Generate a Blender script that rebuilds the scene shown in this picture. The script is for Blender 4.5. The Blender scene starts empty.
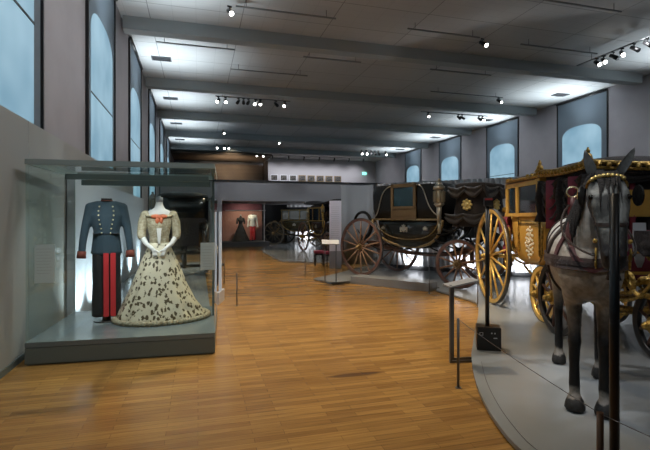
import bpy, bmesh, math, random
from mathutils import Vector, Matrix
from mathutils.bvhtree import BVHTree
random.seed(7)
PI = math.pi
SC = bpy.context.scene
COL = SC.collection
YAW = math.atan(127/450)
SN, CS = math.sin(YAW), math.cos(YAW)
HCAM = 1.6
PZ = 0.05            # height of the carriage platform

def W(lat, dep, z=0.0):
    """plan position from metres to the side / metres ahead of the visitor's viewpoint"""
    return Vector((lat*CS + dep*SN, -lat*SN + dep*CS, z))
def yaw_of(lat, dep):
    return math.atan2(-lat*SN + dep*CS, lat*CS + dep*SN)

# ------------------------------------------------------------------ materials
MATS = {}
def nt(name):
    m = bpy.data.materials.new(name); m.use_nodes = True
    return m, m.node_tree.nodes, m.node_tree.links, m.node_tree.nodes['Principled BSDF']
def mat(name, col, rough=.5, metal=0., var=0., scale=8., col2=None, bump=0., bscale=40., emit=None, estr=0., coat=0., spec=None):
    if name in MATS: return MATS[name]
    m, n, l, b = nt(name)
    b.inputs['Base Color'].default_value = (*col, 1)
    b.inputs['Roughness'].default_value = rough
    b.inputs['Metallic'].default_value = metal
    if coat: b.inputs['Coat Weight'].default_value = coat; b.inputs['Coat Roughness'].default_value = .08
    if spec is not None: b.inputs['Specular IOR Level'].default_value = spec
    tc = n.new('ShaderNodeTexCoord')
    if var or col2:
        no = n.new('ShaderNodeTexNoise'); no.inputs['Scale'].default_value = scale; no.inputs['Detail'].default_value = 4
        l.new(tc.outputs['Object'], no.inputs['Vector'])
        r = n.new('ShaderNodeValToRGB')
        r.color_ramp.elements[0].position = .35; r.color_ramp.elements[1].position = .65
        c2 = col2 if col2 else tuple(min(1, c*(1+var)) for c in col)
        c1 = col if col2 else tuple(c*(1-var) for c in col)
        r.color_ramp.elements[0].color = (*c1, 1); r.color_ramp.elements[1].color = (*c2, 1)
        l.new(no.outputs['Fac'], r.inputs['Fac']); l.new(r.outputs['Color'], b.inputs['Base Color'])
    if bump:
        n2 = n.new('ShaderNodeTexNoise'); n2.inputs['Scale'].default_value = bscale; n2.inputs['Detail'].default_value = 5
        l.new(tc.outputs['Object'], n2.inputs['Vector'])
        bp = n.new('ShaderNodeBump'); bp.inputs['Strength'].default_value = bump; bp.inputs['Distance'].default_value = .02
        l.new(n2.outputs['Fac'], bp.inputs['Height']); l.new(bp.outputs['Normal'], b.inputs['Normal'])
    if emit:
        b.inputs['Emission Color'].default_value = (*emit, 1); b.inputs['Emission Strength'].default_value = estr
    MATS[name] = m
    return m

def wood_floor():
    m, n, l, b = nt('oak_strip_floor')
    tc = n.new('ShaderNodeTexCoord'); mp = n.new('ShaderNodeMapping'); l.new(tc.outputs['Object'], mp.inputs['Vector'])
    br = n.new('ShaderNodeTexBrick'); l.new(mp.outputs['Vector'], br.inputs['Vector'])
    br.inputs['Scale'].default_value = 1; br.inputs['Brick Width'].default_value = .62; br.inputs['Row Height'].default_value = .07
    br.inputs['Mortar Size'].default_value = .0012; br.offset = .37; br.offset_frequency = 2
    br.inputs['Color1'].default_value = (.33, .178, .052, 1); br.inputs['Color2'].default_value = (.50, .285, .085, 1)
    br.inputs['Mortar'].default_value = (.10, .05, .02, 1); br.inputs['Bias'].default_value = -.1
    br.inputs['Mortar Smooth'].default_value = .3
    mp2 = n.new('ShaderNodeMapping'); mp2.inputs['Scale'].default_value = (1.2, 22, 1); l.new(tc.outputs['Object'], mp2.inputs['Vector'])
    no = n.new('ShaderNodeTexNoise'); no.inputs['Scale'].default_value = 2.2; no.inputs['Detail'].default_value = 6; l.new(mp2.outputs['Vector'], no.inputs['Vector'])
    mix = n.new('ShaderNodeMix'); mix.data_type = 'RGBA'; mix.blend_type = 'MULTIPLY'; mix.inputs[0].default_value = .75
    rr = n.new('ShaderNodeValToRGB'); rr.color_ramp.elements[0].position = .3; rr.color_ramp.elements[1].position = .7
    rr.color_ramp.elements[0].color = (.62, .60, .56, 1); rr.color_ramp.elements[1].color = (1.15, 1.12, 1.05, 1)
    l.new(no.outputs['Fac'], rr.inputs['Fac']); l.new(br.outputs['Color'], mix.inputs[6]); l.new(rr.outputs['Color'], mix.inputs[7])
    # dark elliptical mark on the boards
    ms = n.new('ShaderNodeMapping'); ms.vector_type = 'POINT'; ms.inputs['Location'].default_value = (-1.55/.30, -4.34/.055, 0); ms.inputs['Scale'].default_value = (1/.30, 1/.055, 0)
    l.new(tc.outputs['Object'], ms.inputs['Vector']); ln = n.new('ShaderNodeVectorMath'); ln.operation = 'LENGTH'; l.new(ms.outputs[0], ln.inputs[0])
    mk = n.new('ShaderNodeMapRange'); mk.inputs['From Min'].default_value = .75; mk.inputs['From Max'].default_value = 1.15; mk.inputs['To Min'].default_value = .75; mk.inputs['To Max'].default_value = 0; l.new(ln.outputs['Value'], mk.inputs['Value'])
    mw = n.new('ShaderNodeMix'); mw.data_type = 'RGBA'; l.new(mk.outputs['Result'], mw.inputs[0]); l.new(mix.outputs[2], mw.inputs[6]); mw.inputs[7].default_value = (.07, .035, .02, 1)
    l.new(mw.outputs[2], b.inputs['Base Color'])
    n3 = n.new('ShaderNodeTexNoise'); n3.inputs['Scale'].default_value = .9; n3.inputs['Detail'].default_value = 4; l.new(tc.outputs['Object'], n3.inputs['Vector'])
    r3 = n.new('ShaderNodeMapRange'); r3.inputs['To Min'].default_value = .15; r3.inputs['To Max'].default_value = .29
    l.new(n3.outputs['Fac'], r3.inputs['Value']); l.new(r3.outputs['Result'], b.inputs['Roughness'])
    bp = n.new('ShaderNodeBump'); bp.inputs['Strength'].default_value = .12; bp.inputs['Distance'].default_value = .004
    l.new(br.outputs['Fac'], bp.inputs['Height']); bp.invert = True; l.new(bp.outputs['Normal'], b.inputs['Normal'])
    return m

def tile_ceiling():
    m, n, l, b = nt('ceiling_panels')
    tc = n.new('ShaderNodeTexCoord'); mp = n.new('ShaderNodeMapping'); mp.inputs['Location'].default_value = (1.25, .05, 0)
    l.new(tc.outputs['Object'], mp.inputs['Vector'])
    br = n.new('ShaderNodeTexBrick'); l.new(mp.outputs['Vector'], br.inputs['Vector'])
    br.inputs['Scale'].default_value = 1; br.offset = 0; br.inputs['Brick Width'].default_value = 2.4; br.inputs['Row Height'].default_value = 1.36
    br.inputs['Mortar Size'].default_value = .012
    br.inputs['Color1'].default_value = (.52, .53, .53, 1); br.inputs['Color2'].default_value = (.56, .57, .57, 1); br.inputs['Mortar'].default_value = (.25, .26, .26, 1)
    b2 = n.new('ShaderNodeTexBrick'); l.new(mp.outputs['Vector'], b2.inputs['Vector'])
    b2.inputs['Scale'].default_value = 1; b2.offset = 0; b2.inputs['Brick Width'].default_value = .6; b2.inputs['Row Height'].default_value = .34
    b2.inputs['Mortar Size'].default_value = .006
    b2.inputs['Color1'].default_value = (1, 1, 1, 1); b2.inputs['Color2'].default_value = (.97, .97, .97, 1); b2.inputs['Mortar'].default_value = (.82, .82, .82, 1)
    mix = n.new('ShaderNodeMix'); mix.data_type = 'RGBA'; mix.blend_type = 'MULTIPLY'; mix.inputs[0].default_value = 1
    l.new(br.outputs['Color'], mix.inputs[6]); l.new(b2.outputs['Color'], mix.inputs[7]); l.new(mix.outputs[2], b.inputs['Base Color'])
    b.inputs['Roughness'].default_value = .55
    return m

def horse_coat():
    m, n, l, b = nt('dapple_grey_coat')
    tc = n.new('ShaderNodeTexCoord'); sp = n.new('ShaderNodeSeparateXYZ'); l.new(tc.outputs['Object'], sp.inputs[0])
    no = n.new('ShaderNodeTexNoise'); no.inputs['Scale'].default_value = 14; no.inputs['Detail'].default_value = 3; l.new(tc.outputs['Object'], no.inputs['Vector'])
    add = n.new('ShaderNodeMath'); add.operation = 'MULTIPLY_ADD'; add.inputs[1].default_value = .10; l.new(no.outputs['Fac'], add.inputs[0]); l.new(sp.outputs['Z'], add.inputs[2])
    r = n.new('ShaderNodeValToRGB'); e = r.color_ramp.elements
    dv = n.new('ShaderNodeMath'); dv.operation = 'DIVIDE'; dv.inputs[1].default_value = 2.2; l.new(add.outputs[0], dv.inputs[0]); l.new(dv.outputs[0], r.inputs['Fac'])
    stops = [(0, (.022, .021, .02)), (.066, (.022, .021, .02)), (.074, (.22, .20, .18)), (.092, (.16, .15, .13)), (.108, (.012, .012, .012)),
             (.295, (.010, .010, .010)), (.355, (.12, .10, .08)), (.42, (.32, .27, .21)), (.60, (.42, .37, .31)), (.67, (.56, .55, .51)), (.82, (.58, .58, .56)), (.90, (.20, .21, .205))]
    e[0].position, e[0].color = stops[0][0], (*stops[0][1], 1); e[1].position, e[1].color = stops[-1][0], (*stops[-1][1], 1)
    for p, c in stops[1:-1]:
        q = e.new(p); q.color = (*c, 1)
    vo = n.new('ShaderNodeTexNoise'); vo.inputs['Scale'].default_value = 26; vo.inputs['Detail'].default_value = 2; l.new(tc.outputs['Object'], vo.inputs['Vector'])
    rr = n.new('ShaderNodeValToRGB'); rr.color_ramp.elements[0].position = .35; rr.color_ramp.elements[1].position = .62
    rr.color_ramp.elements[0].color = (.7, .69, .67, 1); rr.color_ramp.elements[1].color = (1.08, 1.08, 1.08, 1)
    l.new(vo.outputs['Fac'], rr.inputs['Fac'])
    mix = n.new('ShaderNodeMix'); mix.data_type = 'RGBA'; mix.blend_type = 'MULTIPLY'; mix.inputs[0].default_value = .8
    l.new(r.outputs['Color'], mix.inputs[6]); l.new(rr.outputs['Color'], mix.inputs[7])
    # dark muzzle and cheeks on the head (forward of the chest)
    mz = n.new('ShaderNodeVectorMath'); mz.operation = 'DISTANCE'; l.new(tc.outputs['Object'], mz.inputs[0]); mz.inputs[1].default_value = (.47, .10, 1.30)
    mr = n.new('ShaderNodeMapRange'); mr.inputs['From Min'].default_value = .15; mr.inputs['From Max'].default_value = .27; mr.inputs['To Min'].default_value = 1; mr.inputs['To Max'].default_value = 0
    l.new(mz.outputs['Value'], mr.inputs['Value'])
    mx = n.new('ShaderNodeMix'); mx.data_type = 'RGBA'; l.new(mr.outputs['Result'], mx.inputs[0]); l.new(mix.outputs[2], mx.inputs[6]); mx.inputs[7].default_value = (.022, .021, .022, 1)
    hm = n.new('ShaderNodeMapRange'); hm.inputs['From Min'].default_value = .15; hm.inputs['From Max'].default_value = .24; l.new(sp.outputs['X'], hm.inputs['Value'])
    hz_ = n.new('ShaderNodeMapRange'); hz_.inputs['From Min'].default_value = 1.36; hz_.inputs['From Max'].default_value = 1.44; l.new(sp.outputs['Z'], hz_.inputs['Value'])
    hh = n.new('ShaderNodeMath'); hh.operation = 'MULTIPLY'; l.new(hm.outputs[0], hh.inputs[0]); l.new(hz_.outputs[0], hh.inputs[1])
    n5 = n.new('ShaderNodeTexNoise'); n5.inputs['Scale'].default_value = 9; n5.inputs['Detail'].default_value = 4; l.new(tc.outputs['Object'], n5.inputs['Vector'])
    r5 = n.new('ShaderNodeValToRGB'); r5.color_ramp.elements[0].position = .42; r5.color_ramp.elements[1].position = .58
    r5.color_ramp.elements[0].color = (.045, .047, .046, 1); r5.color_ramp.elements[1].color = (.24, .25, .24, 1); l.new(n5.outputs['Fac'], r5.inputs['Fac'])
    mh_ = n.new('ShaderNodeMix'); mh_.data_type = 'RGBA'; l.new(hh.outputs[0], mh_.inputs[0]); l.new(mx.outputs[2], mh_.inputs[6]); l.new(r5.outputs['Color'], mh_.inputs[7])
    l.new(mh_.outputs[2], b.inputs['Base Color']); b.inputs['Roughness'].default_value = .5; b.inputs['Specular IOR Level'].default_value = .3
    bp = n.new('ShaderNodeBump'); bp.inputs['Strength'].default_value = .25; bp.inputs['Distance'].default_value = .01
    n4 = n.new('ShaderNodeTexNoise'); n4.inputs['Scale'].default_value = 60; l.new(tc.outputs['Object'], n4.inputs['Vector']); l.new(n4.outputs['Fac'], bp.inputs['Height']); l.new(bp.outputs['Normal'], b.inputs['Normal'])
    return m

def floral():
    m, n, l, b = nt('cream_silk_with_woven_leaves')
    tc = n.new('ShaderNodeTexCoord'); mp = n.new('ShaderNodeMapping'); mp.inputs['Scale'].default_value = (1, 1, .62); l.new(tc.outputs['Object'], mp.inputs['Vector'])
    v = n.new('ShaderNodeTexVoronoi'); v.inputs['Scale'].default_value = 21; v.inputs['Randomness'].default_value = .8; l.new(mp.outputs['Vector'], v.inputs['Vector'])
    no = n.new('ShaderNodeTexNoise'); no.inputs['Scale'].default_value = 30; no.inputs['Detail'].default_value = 3; l.new(tc.outputs['Object'], no.inputs['Vector'])
    md = n.new('ShaderNodeMath'); md.operation = 'MULTIPLY_ADD'; md.inputs[1].default_value = 1.25; l.new(no.outputs['Fac'], md.inputs[0]); l.new(v.outputs['Distance'], md.inputs[2])
    sp = n.new('ShaderNodeSeparateXYZ'); l.new(tc.outputs['Object'], sp.inputs[0])
    mh = n.new('ShaderNodeMath'); mh.operation = 'MULTIPLY_ADD'; mh.inputs[1].default_value = .14; l.new(sp.outputs['Z'], mh.inputs[0]); l.new(md.outputs[0], mh.inputs[2])
    r = n.new('ShaderNodeValToRGB'); r.color_ramp.elements[0].position = 1.0; r.color_ramp.elements[1].position = 1.0
    r.color_ramp.elements[0].color = (.075, .055, .022, 1); r.color_ramp.elements[1].color = (.66, .60, .44, 1)
    sc_ = n.new('ShaderNodeMath'); sc_.operation = 'MULTIPLY'; sc_.inputs[1].default_value = .7; l.new(mh.outputs[0], sc_.inputs[0])
    r.color_ramp.elements[0].position = .715; r.color_ramp.elements[1].position = .75
    l.new(sc_.outputs[0], r.inputs['Fac']); l.new(r.outputs['Color'], b.inputs['Base Color']); b.inputs['Roughness'].default_value = .55
    return m

def glass_mat(name, tint=(.95, .985, .975), a=.02):
    """clear pane: mostly straight-through, mirror-like at the surface"""
    m, n, l, b = nt(name); n.remove(b)
    out = n['Material Output']
    tr = n.new('ShaderNodeBsdfTransparent'); tr.inputs['Color'].default_value = (*tint, 1)
    gl = n.new('ShaderNodeBsdfGlossy'); gl.inputs['Roughness'].default_value = .02; gl.inputs['Color'].default_value = (.9, .95, 1, 1)
    lw = n.new('ShaderNodeFresnel'); lw.inputs['IOR'].default_value = 1.5
    ad = n.new('ShaderNodeMath'); ad.operation = 'MULTIPLY_ADD'; ad.inputs[1].default_value = 1.0; ad.inputs[2].default_value = a; l.new(lw.outputs[0], ad.inputs[0])
    ge = n.new('ShaderNodeNewGeometry'); iv = n.new('ShaderNodeMath'); iv.operation = 'SUBTRACT'; iv.inputs[0].default_value = 1; l.new(ge.outputs['Backfacing'], iv.inputs[1])
    mu = n.new('ShaderNodeMath'); mu.operation = 'MULTIPLY'; l.new(ad.outputs[0], mu.inputs[0]); l.new(iv.outputs[0], mu.inputs[1])
    mx = n.new('ShaderNodeMixShader'); l.new(mu.outputs[0], mx.inputs[0]); l.new(tr.outputs[0], mx.inputs[1]); l.new(gl.outputs[0], mx.inputs[2])
    l.new(mx.outputs[0], out.inputs['Surface'])
    return m

def emis(name, col, s):
    if name in MATS: return MATS[name]
    m, n, l, b = nt(name)
    b.inputs['Base Color'].default_value = (*[c*.5 for c in col], 1)
    b.inputs['Emission Color'].default_value = (*col, 1); b.inputs['Emission Strength'].default_value = s
    MATS[name] = m
    return m

def daylight_pane():
    m, n, l, b = nt('daylit_window_pane')
    tc = n.new('ShaderNodeTexCoord'); no = n.new('ShaderNodeTexNoise'); no.inputs['Scale'].default_value = .9; l.new(tc.outputs['Object'], no.inputs['Vector'])
    r = n.new('ShaderNodeValToRGB'); r.color_ramp.elements[0].color = (.17, .36, .50, 1); r.color_ramp.elements[1].color = (.42, .66, .80, 1)
    r.color_ramp.elements[0].position = .3; r.color_ramp.elements[1].position = .7
    l.new(no.outputs['Fac'], r.inputs['Fac']); l.new(r.outputs['Color'], b.inputs['Emission Color']); b.inputs['Emission Strength'].default_value = .52
    b.inputs['Base Color'].default_value = (.1, .13, .16, 1); b.inputs['Roughness'].default_value = .5
    return m

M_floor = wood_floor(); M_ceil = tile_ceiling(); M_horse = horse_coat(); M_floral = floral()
M_pane = daylight_pane()
M_glass = glass_mat('clear_glass'); M_dglass = mat('dark_carriage_glass', (.012, .02, .028), .06, spec=.8)
M_bglass = mat('blue_black_glass', (.015, .04, .06), .08, spec=.9)
M_wall = mat('grey_wall_paint', (.36, .35, .38), .75, var=.05, scale=1.2)
M_part = mat('olive_grey_partition', (.33, .34, .33), .5, var=.04, scale=.7)
M_backw = mat('pale_back_wall', (.42, .41, .43), .8)
M_beam = mat('beam_grey_paint', (.38, .42, .43), .6)
M_gal = mat('gallery_grey', (.30, .30, .32), .7)
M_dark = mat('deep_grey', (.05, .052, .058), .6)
M_blind = mat('slate_roller_blind', (.14, .18, .22), .8, bump=.05, bscale=200)
M_blackm = mat('black_metal', (.012, .012, .013), .35)
M_steel = mat('dark_steel', (.13, .13, .135), .35, metal=.7)
M_grey = mat('satin_platform_grey', (.27, .29, .30), .18, var=.05, scale=1.5)
M_edge = mat('platform_shadow_edge', (.03, .03, .032), .6)
M_white = mat('white_board', (.62, .64, .68), .5)
M_print = mat('grey_print', (.38, .38, .42), .6)
M_case = mat('case_green_grey', (.115, .15, .15), .4)
M_casel = mat('case_frame_pale', (.27, .33, .32), .3)
M_gold = mat('old_gilding', (.42, .27, .07), .36, metal=.8, var=.5, scale=22, bump=.8, bscale=45)
M_goldp = mat('gold_lacquer_panel', (.78, .46, .10), .26, metal=.35, var=.10, scale=4, coat=.4)
M_goldw = mat('gilded_wheel', (.80, .52, .14), .35, metal=.45, var=.15, scale=12)
M_brass = mat('dull_brass', (.30, .21, .10), .35, metal=.8, var=.3, scale=30)
M_silver = mat('tarnished_silver', (.42, .40, .34), .3, metal=.85, bump=.5, bscale=70)
M_blacklac = mat('black_green_lacquer', (.007, .009, .008), .22, coat=.15, spec=.3)
M_leather = mat('black_leather', (.006, .0065, .007), .45, bump=.3, bscale=25, spec=.25)
M_brownw = mat('red_brown_wheel', (.14, .065, .045), .4, var=.2, scale=14)
M_spoke = mat('brown_spoke', (.30, .17, .10), .38, var=.2, scale=14)
M_tyre = mat('iron_tyre', (.10, .095, .09), .4, metal=.7)
M_drape = mat('black_brown_drapery', (.022, .018, .018), .85, bump=.8, bscale=30)
M_fringe = mat('grey_silver_fringe', (.055, .05, .05), .6, bump=1., bscale=90)
M_burg = mat('burgundy_velvet', (.22, .028, .055), .75, bump=.3, bscale=20)
M_maroon = mat('maroon_leather_strap', (.10, .035, .035), .45)
M_hleather = mat('brown_harness_leather', (.035, .022, .018), .4, bump=.2, bscale=60)
M_mane = mat('black_mane', (.012, .011, .012), .55, bump=1., bscale=90)
M_navy = mat('blue_grey_wool', (.022, .046, .064), .85, bump=.3, bscale=200)
M_blackc = mat('black_wool', (.008, .008, .010), .85)
M_red = mat('scarlet_cloth', (.55, .025, .03), .75)
M_cuff = mat('rust_cuff', (.16, .035, .02), .8)
M_skin = mat('mannequin_white', (.70, .69, .66), .5)
M_cream = mat('cream_lace', (.50, .45, .32), .7, col2=(.30, .25, .15), scale=38, bump=.6, bscale=60)
M_coral = mat('coral_silk_bow', (.55, .14, .06), .5)
M_pink = mat('dusty_pink_panel', (.34, .17, .15), .7)
M_plum = mat('plum_panel', (.16, .05, .08), .7)
M_curt = None
def curtain_mat():
    m, n, l, b = nt('pale_pleated_curtain'); b.inputs['Base Color'].default_value = (.55, .56, .58, 1); b.inputs['Roughness'].default_value = .8
    return m
M_curt = curtain_mat()
M_woodp = mat('brown_panelling', (.17, .125, .095), .6, var=.15, scale=1)
M_lamp = emis('lit_spot_lens', (1, .98, .92), 14)
M_lampdim = emis('dim_spot_lens', (.9, .95, 1), 3)

# ------------------------------------------------------------------ mesh building
class MB:
    def __init__(s): s.bm = bmesh.new(); s.smooth = []
    def box(s, c, d, rot=None):
        m = Matrix.Translation(Vector(c)) @ (rot.to_4x4() if rot else Matrix()) @ Matrix.Diagonal((*d, 1))
        V = [s.bm.verts.new(m @ Vector((x, y, z))) for x in (-.5, .5) for y in (-.5, .5) for z in (-.5, .5)]
        for f in ((0, 1, 3, 2), (4, 6, 7, 5), (0, 4, 5, 1), (2, 3, 7, 6), (0, 2, 6, 4), (1, 5, 7, 3)): s.bm.faces.new([V[i] for i in f])
        return s
    def bb(s, a, b):
        return s.box([(p+q)/2 for p, q in zip(a, b)], [abs(q-p) for p, q in zip(a, b)])
    def cyl(s, a, b, r, r2=None, n=10):
        a, b = Vector(a), Vector(b); r2 = r if r2 is None else r2
        d = b-a; q = d.to_track_quat('Z', 'Y')
        Q = q.to_matrix(); rr = []
        for p, rad in ((a, r), (b, r2)):
            rad = max(rad, 1e-4)
            rr.append([s.bm.verts.new(p + Q @ Vector((rad*math.cos(2*PI*k/n), rad*math.sin(2*PI*k/n), 0))) for k in range(n)])
        for k in range(n):
            f = s.bm.faces.new((rr[0][k], rr[0][(k+1) % n], rr[1][(k+1) % n], rr[1][k])); f.smooth = True
        s.bm.faces.new(rr[0][::-1]); s.bm.faces.new(rr[1])
        return s
    def sph(s, c, r, n=12):
        r = r if hasattr(r, '__len__') else (r, r, r)
        nv = max(4, n*2//3); cx_, cy_, cz_ = c; new = s.bm.verts.new; nf = s.bm.faces.new
        top = new((cx_, cy_, cz_+r[2])); bot = new((cx_, cy_, cz_-r[2])); rows = []
        for j in range(1, nv):
            ph = PI*j/nv; sr, cr = math.sin(ph), math.cos(ph)
            rows.append([new((cx_+r[0]*sr*math.cos(2*PI*k/n), cy_+r[1]*sr*math.sin(2*PI*k/n), cz_+r[2]*cr)) for k in range(n)])
        for k in range(n):
            k2 = (k+1) % n
            nf((top, rows[0][k], rows[0][k2])).smooth = True
            nf((bot, rows[-1][k2], rows[-1][k])).smooth = True
            for A, B in zip(rows, rows[1:]): nf((A[k], B[k], B[k2], A[k2])).smooth = True
        return s
    def chain(s, pts, step=.35):
        """dense run of ellipsoids between (p, r) stations"""
        for (p, r), (q, t) in zip(pts, pts[1:]):
            p, q = Vector(p), Vector(q)
            r = Vector(r if hasattr(r, '__len__') else (r,)*3); t = Vector(t if hasattr(t, '__len__') else (t,)*3)
            k = max(2, int((q-p).length/(min(min(r), min(t))*step))+1)
            for i in range(k+1):
                u = i/k; s.sph(p.lerp(q, u), r.lerp(t, u), 14)
        return s
    def tube(s, pts, r, n=8, closed=False):
        pts = [Vector(p) for p in pts]; N = len(pts)
        rr = r if hasattr(r, '__len__') else [r]*N
        rings = []; up = None
        for i, p in enumerate(pts):
            if closed: t = pts[(i+1) % N]-pts[i-1]
            else: t = pts[min(i+1, N-1)]-pts[max(i-1, 0)]
            t.normalize()
            if up is None:
                up = Vector((0, 0, 1)) if abs(t.z) < .9 else Vector((1, 0, 0))
            x = up - t*up.dot(t); x.normalize(); y = t.cross(x); up = x
            rings.append([s.bm.verts.new(p + (x*math.cos(2*PI*k/n)+y*math.sin(2*PI*k/n))*rr[i]) for k in range(n)])
        for i in range(N if closed else N-1):
            A, B = rings[i], rings[(i+1) % N]
            for k in range(n):
                f = s.bm.faces.new((A[k], A[(k+1) % n], B[(k+1) % n], B[k])); f.smooth = True
        if not closed:
            s.bm.faces.new(rings[0][::-1]); s.bm.faces.new(rings[-1])
        return s
    def loft(s, rings, caps=True, smooth=True, closed=True):
        R = [[s.bm.verts.new(p) for p in ring] for ring in rings]; n = len(R[0])
        for A, B in zip(R, R[1:]):
            for k in range(n if closed else n-1):
                f = s.bm.faces.new((A[k], A[(k+1) % n], B[(k+1) % n], B[k])); f.smooth = smooth
        if caps and closed: s.bm.faces.new(R[0][::-1]); s.bm.faces.new(R[-1])
        return s
    def prism(s, pts, a, b, axis='z'):
        """outline pts (2-D) extruded between a and b along an axis"""
        def P(p, t): return {'z': (p[0], p[1], t), 'y': (p[0], t, p[1]), 'x': (t, p[0], p[1])}[axis]
        A = [s.bm.verts.new(P(p, a)) for p in pts]; B = [s.bm.verts.new(P(p, b)) for p in pts]; n = len(pts)
        s.bm.faces.new(A[::-1]); s.bm.faces.new(B)
        for k in range(n): s.bm.faces.new((A[k], A[(k+1) % n], B[(k+1) % n], B[k]))
        return s
    def ringband(s, c, r0, r1, w, n=48, axis='y'):
        """flat ring (inner radius r0, outer r1, width w)"""
        c = Vector(c); R = []
        for k in range(n):
            a = 2*PI*k/n; ca, sa = math.cos(a), math.sin(a)
            row = []
            for rad, t in ((r0, -w/2), (r1, -w/2), (r1, w/2), (r0, w/2)):
                row.append(s.bm.verts.new(c + Vector((ca*rad, t, sa*rad))))
            R.append(row)
        for k in range(n):
            A, B = R[k], R[(k+1) % n]
            for j in range(4):
                f = s.bm.faces.new((A[j], A[(j+1) % 4], B[(j+1) % 4], B[j])); f.smooth = j in (1, 3)
        return s
    def obj(s, name, m, parent=None, loc=None, rotz=0, bevel=0, **props):
        bmesh.ops.recalc_face_normals(s.bm, faces=s.bm.faces)
        me = bpy.data.meshes.new(name); s.bm.to_mesh(me); s.bm.free()
        o = bpy.data.objects.new(name, me); COL.objects.link(o)
        if m: me.materials.append(m)
        if parent: o.parent = parent
        if loc is not None: o.location = loc
        o.rotation_euler.z = rotz
        if bevel:
            b = o.modifiers.new('bev', 'BEVEL'); b.width = bevel; b.segments = 2; b.limit_method = 'ANGLE'
        for k, v in props.items(): o[k] = v
        return o

def thing(name, label, cat, loc=(0, 0, 0), rotz=0, group=None):
    o = bpy.data.objects.new(name, None); COL.objects.link(o); o.empty_display_size = .1
    o.location = loc; o.rotation_euler.z = rotz; o['label'] = label; o['category'] = cat
    if group: o['group'] = group
    return o
def tag(o, label, cat, group=None):
    o['label'] = label; o['category'] = cat
    if group: o['group'] = group
    return o
def copytree(o, parent=None):
    c = o.copy(); COL.objects.link(c)
    if parent is not None: c.parent = parent
    for ch in list(o.children):
        copytree(ch, c)
    return c
def copything(o, loc, rotz, label):
    c = copytree(o); c.location = loc; c.rotation_euler.z = rotz; c['label'] = label
    return c
def bez(p0, p1, p2, p3, n=12):
    p0, p1, p2, p3 = map(Vector, (p0, p1, p2, p3))
    return [p0*(1-t)**3 + 3*p1*t*(1-t)**2 + 3*p2*t*t*(1-t) + p3*t**3 for t in [i/n for i in range(n+1)]]
def sm(o, k='structure'):
    o['kind'] = k; return o

# ------------------------------------------------------------------ camera
cam = bpy.data.cameras.new('camera'); cam.sensor_width = 36; cam.lens = 36*450/650
cam.shift_y = -7/650; cam.clip_end = 200; cam.clip_start = .05
co = bpy.data.objects.new('camera', cam); COL.objects.link(co)
co.location = (0, 0, HCAM); co.rotation_euler = (PI/2, 0, -YAW); SC.camera = co

# ------------------------------------------------------------------ hall
XL, XR, YB, ZC, ZB = -2.0, 16.5, 40.5, 7.05, 6.7
YN = -4.5
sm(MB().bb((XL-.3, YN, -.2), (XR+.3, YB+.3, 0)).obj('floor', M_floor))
sm(MB().bb((XL-.3, YN, ZC), (XR+.3, YB+.3, ZC+.2)).obj('ceiling', M_ceil))
WY = [-.1, 5.25, 10.6, 15.9, 21.4, 27.0, 32.6]          # window centres down the hall (left side)
WYR = [16.25, 21.7, 27.15, 32.6]
sm(MB().bb((XL-.3, YN, 0), (XL, YB, ZC)).obj('wall_left', M_wall))
sm(MB().bb((XR, YN, 0), (XR+.3, YB, ZC)).obj('wall_right', M_wall))
sm(MB().bb((XL-.3, YB, 0), (XR+.3, YB+.3, ZC)).obj('wall_back', M_backw))
sm(MB().bb((XL-.3, YN-.3, 0), (XR+.3, YN, ZC)).obj('wall_front', M_wall))
for i, y in enumerate([-3.2, 2.2, 7.65, 13.1, 18.6, 24.1, 29.5, 35.0]):
    sm(MB().bb((XL+.05 if i else XL, y, ZB), (XR-.35, y+.38, ZC)).obj('trim_%d' % (i+1), M_beam))
# low partition lining the near part of the left wall
pt = sm(MB().bb((XL, YN, 0), (XL+.10, 5.97, 2.73)).bb((XL, 5.98, 0), (XL+.10, 14.8, 2.73)).obj('wall_left_lining', M_part))
sm(MB().bb((XL+.1, YN, 0), (XL+.112, 5.97, .07)).obj('baseboard_left', M_case))
# windows
def arch(yc, hw, z0, zs, rise, n=14):
    pts = [(yc-hw, z0), (yc+hw, z0)]
    for k in range(n+1):
        a = k/n*PI
        pts.append((yc+hw*math.copysign(abs(math.cos(a))**.75, math.cos(a)), zs+rise*math.sin(a)))
    return pts
wn = 0
def window(side, yc, hwb, hwp, z0=1.6):
    global wn; wn += 1
    sx = 1 if side == 'L' else -1; X = XL if side == 'L' else XR
    e = bpy.data.objects.new('window_%d' % wn, None); COL.objects.link(e); e['kind'] = 'structure'; e.location = (X, yc, 0)
    MB().bb((sx*.002, -hwb, z0), (sx*.03, hwb, 6.93)).obj('roller_blind', M_blind, e)
    g = MB().cyl((sx*.06, -hwb-.05, 6.96), (sx*.06, hwb+.05, 6.96), .05)
    g.bb((sx*.004, -hwb-.05, z0), (sx*.06, -hwb-.005, 6.96)).bb((sx*.004, hwb+.005, z0), (sx*.06, hwb+.05, 6.96)).obj('blind_rail', M_blackm, e)
    MB().prism(arch(0, hwp, z0+.05, 5.30, .45), sx*.031, sx*.036, 'x').obj('window_pane', M_pane, e)
    MB().bb((sx*.037, -hwp, 4.0), (sx*.046, hwp, 4.03)).obj('glazing_bar', M_blackm, e)
for y in WY: window('L', y, 1.38, 1.12)
for y in WYR: window('R', y, 1.33, 1.06, 1.2)

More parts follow.
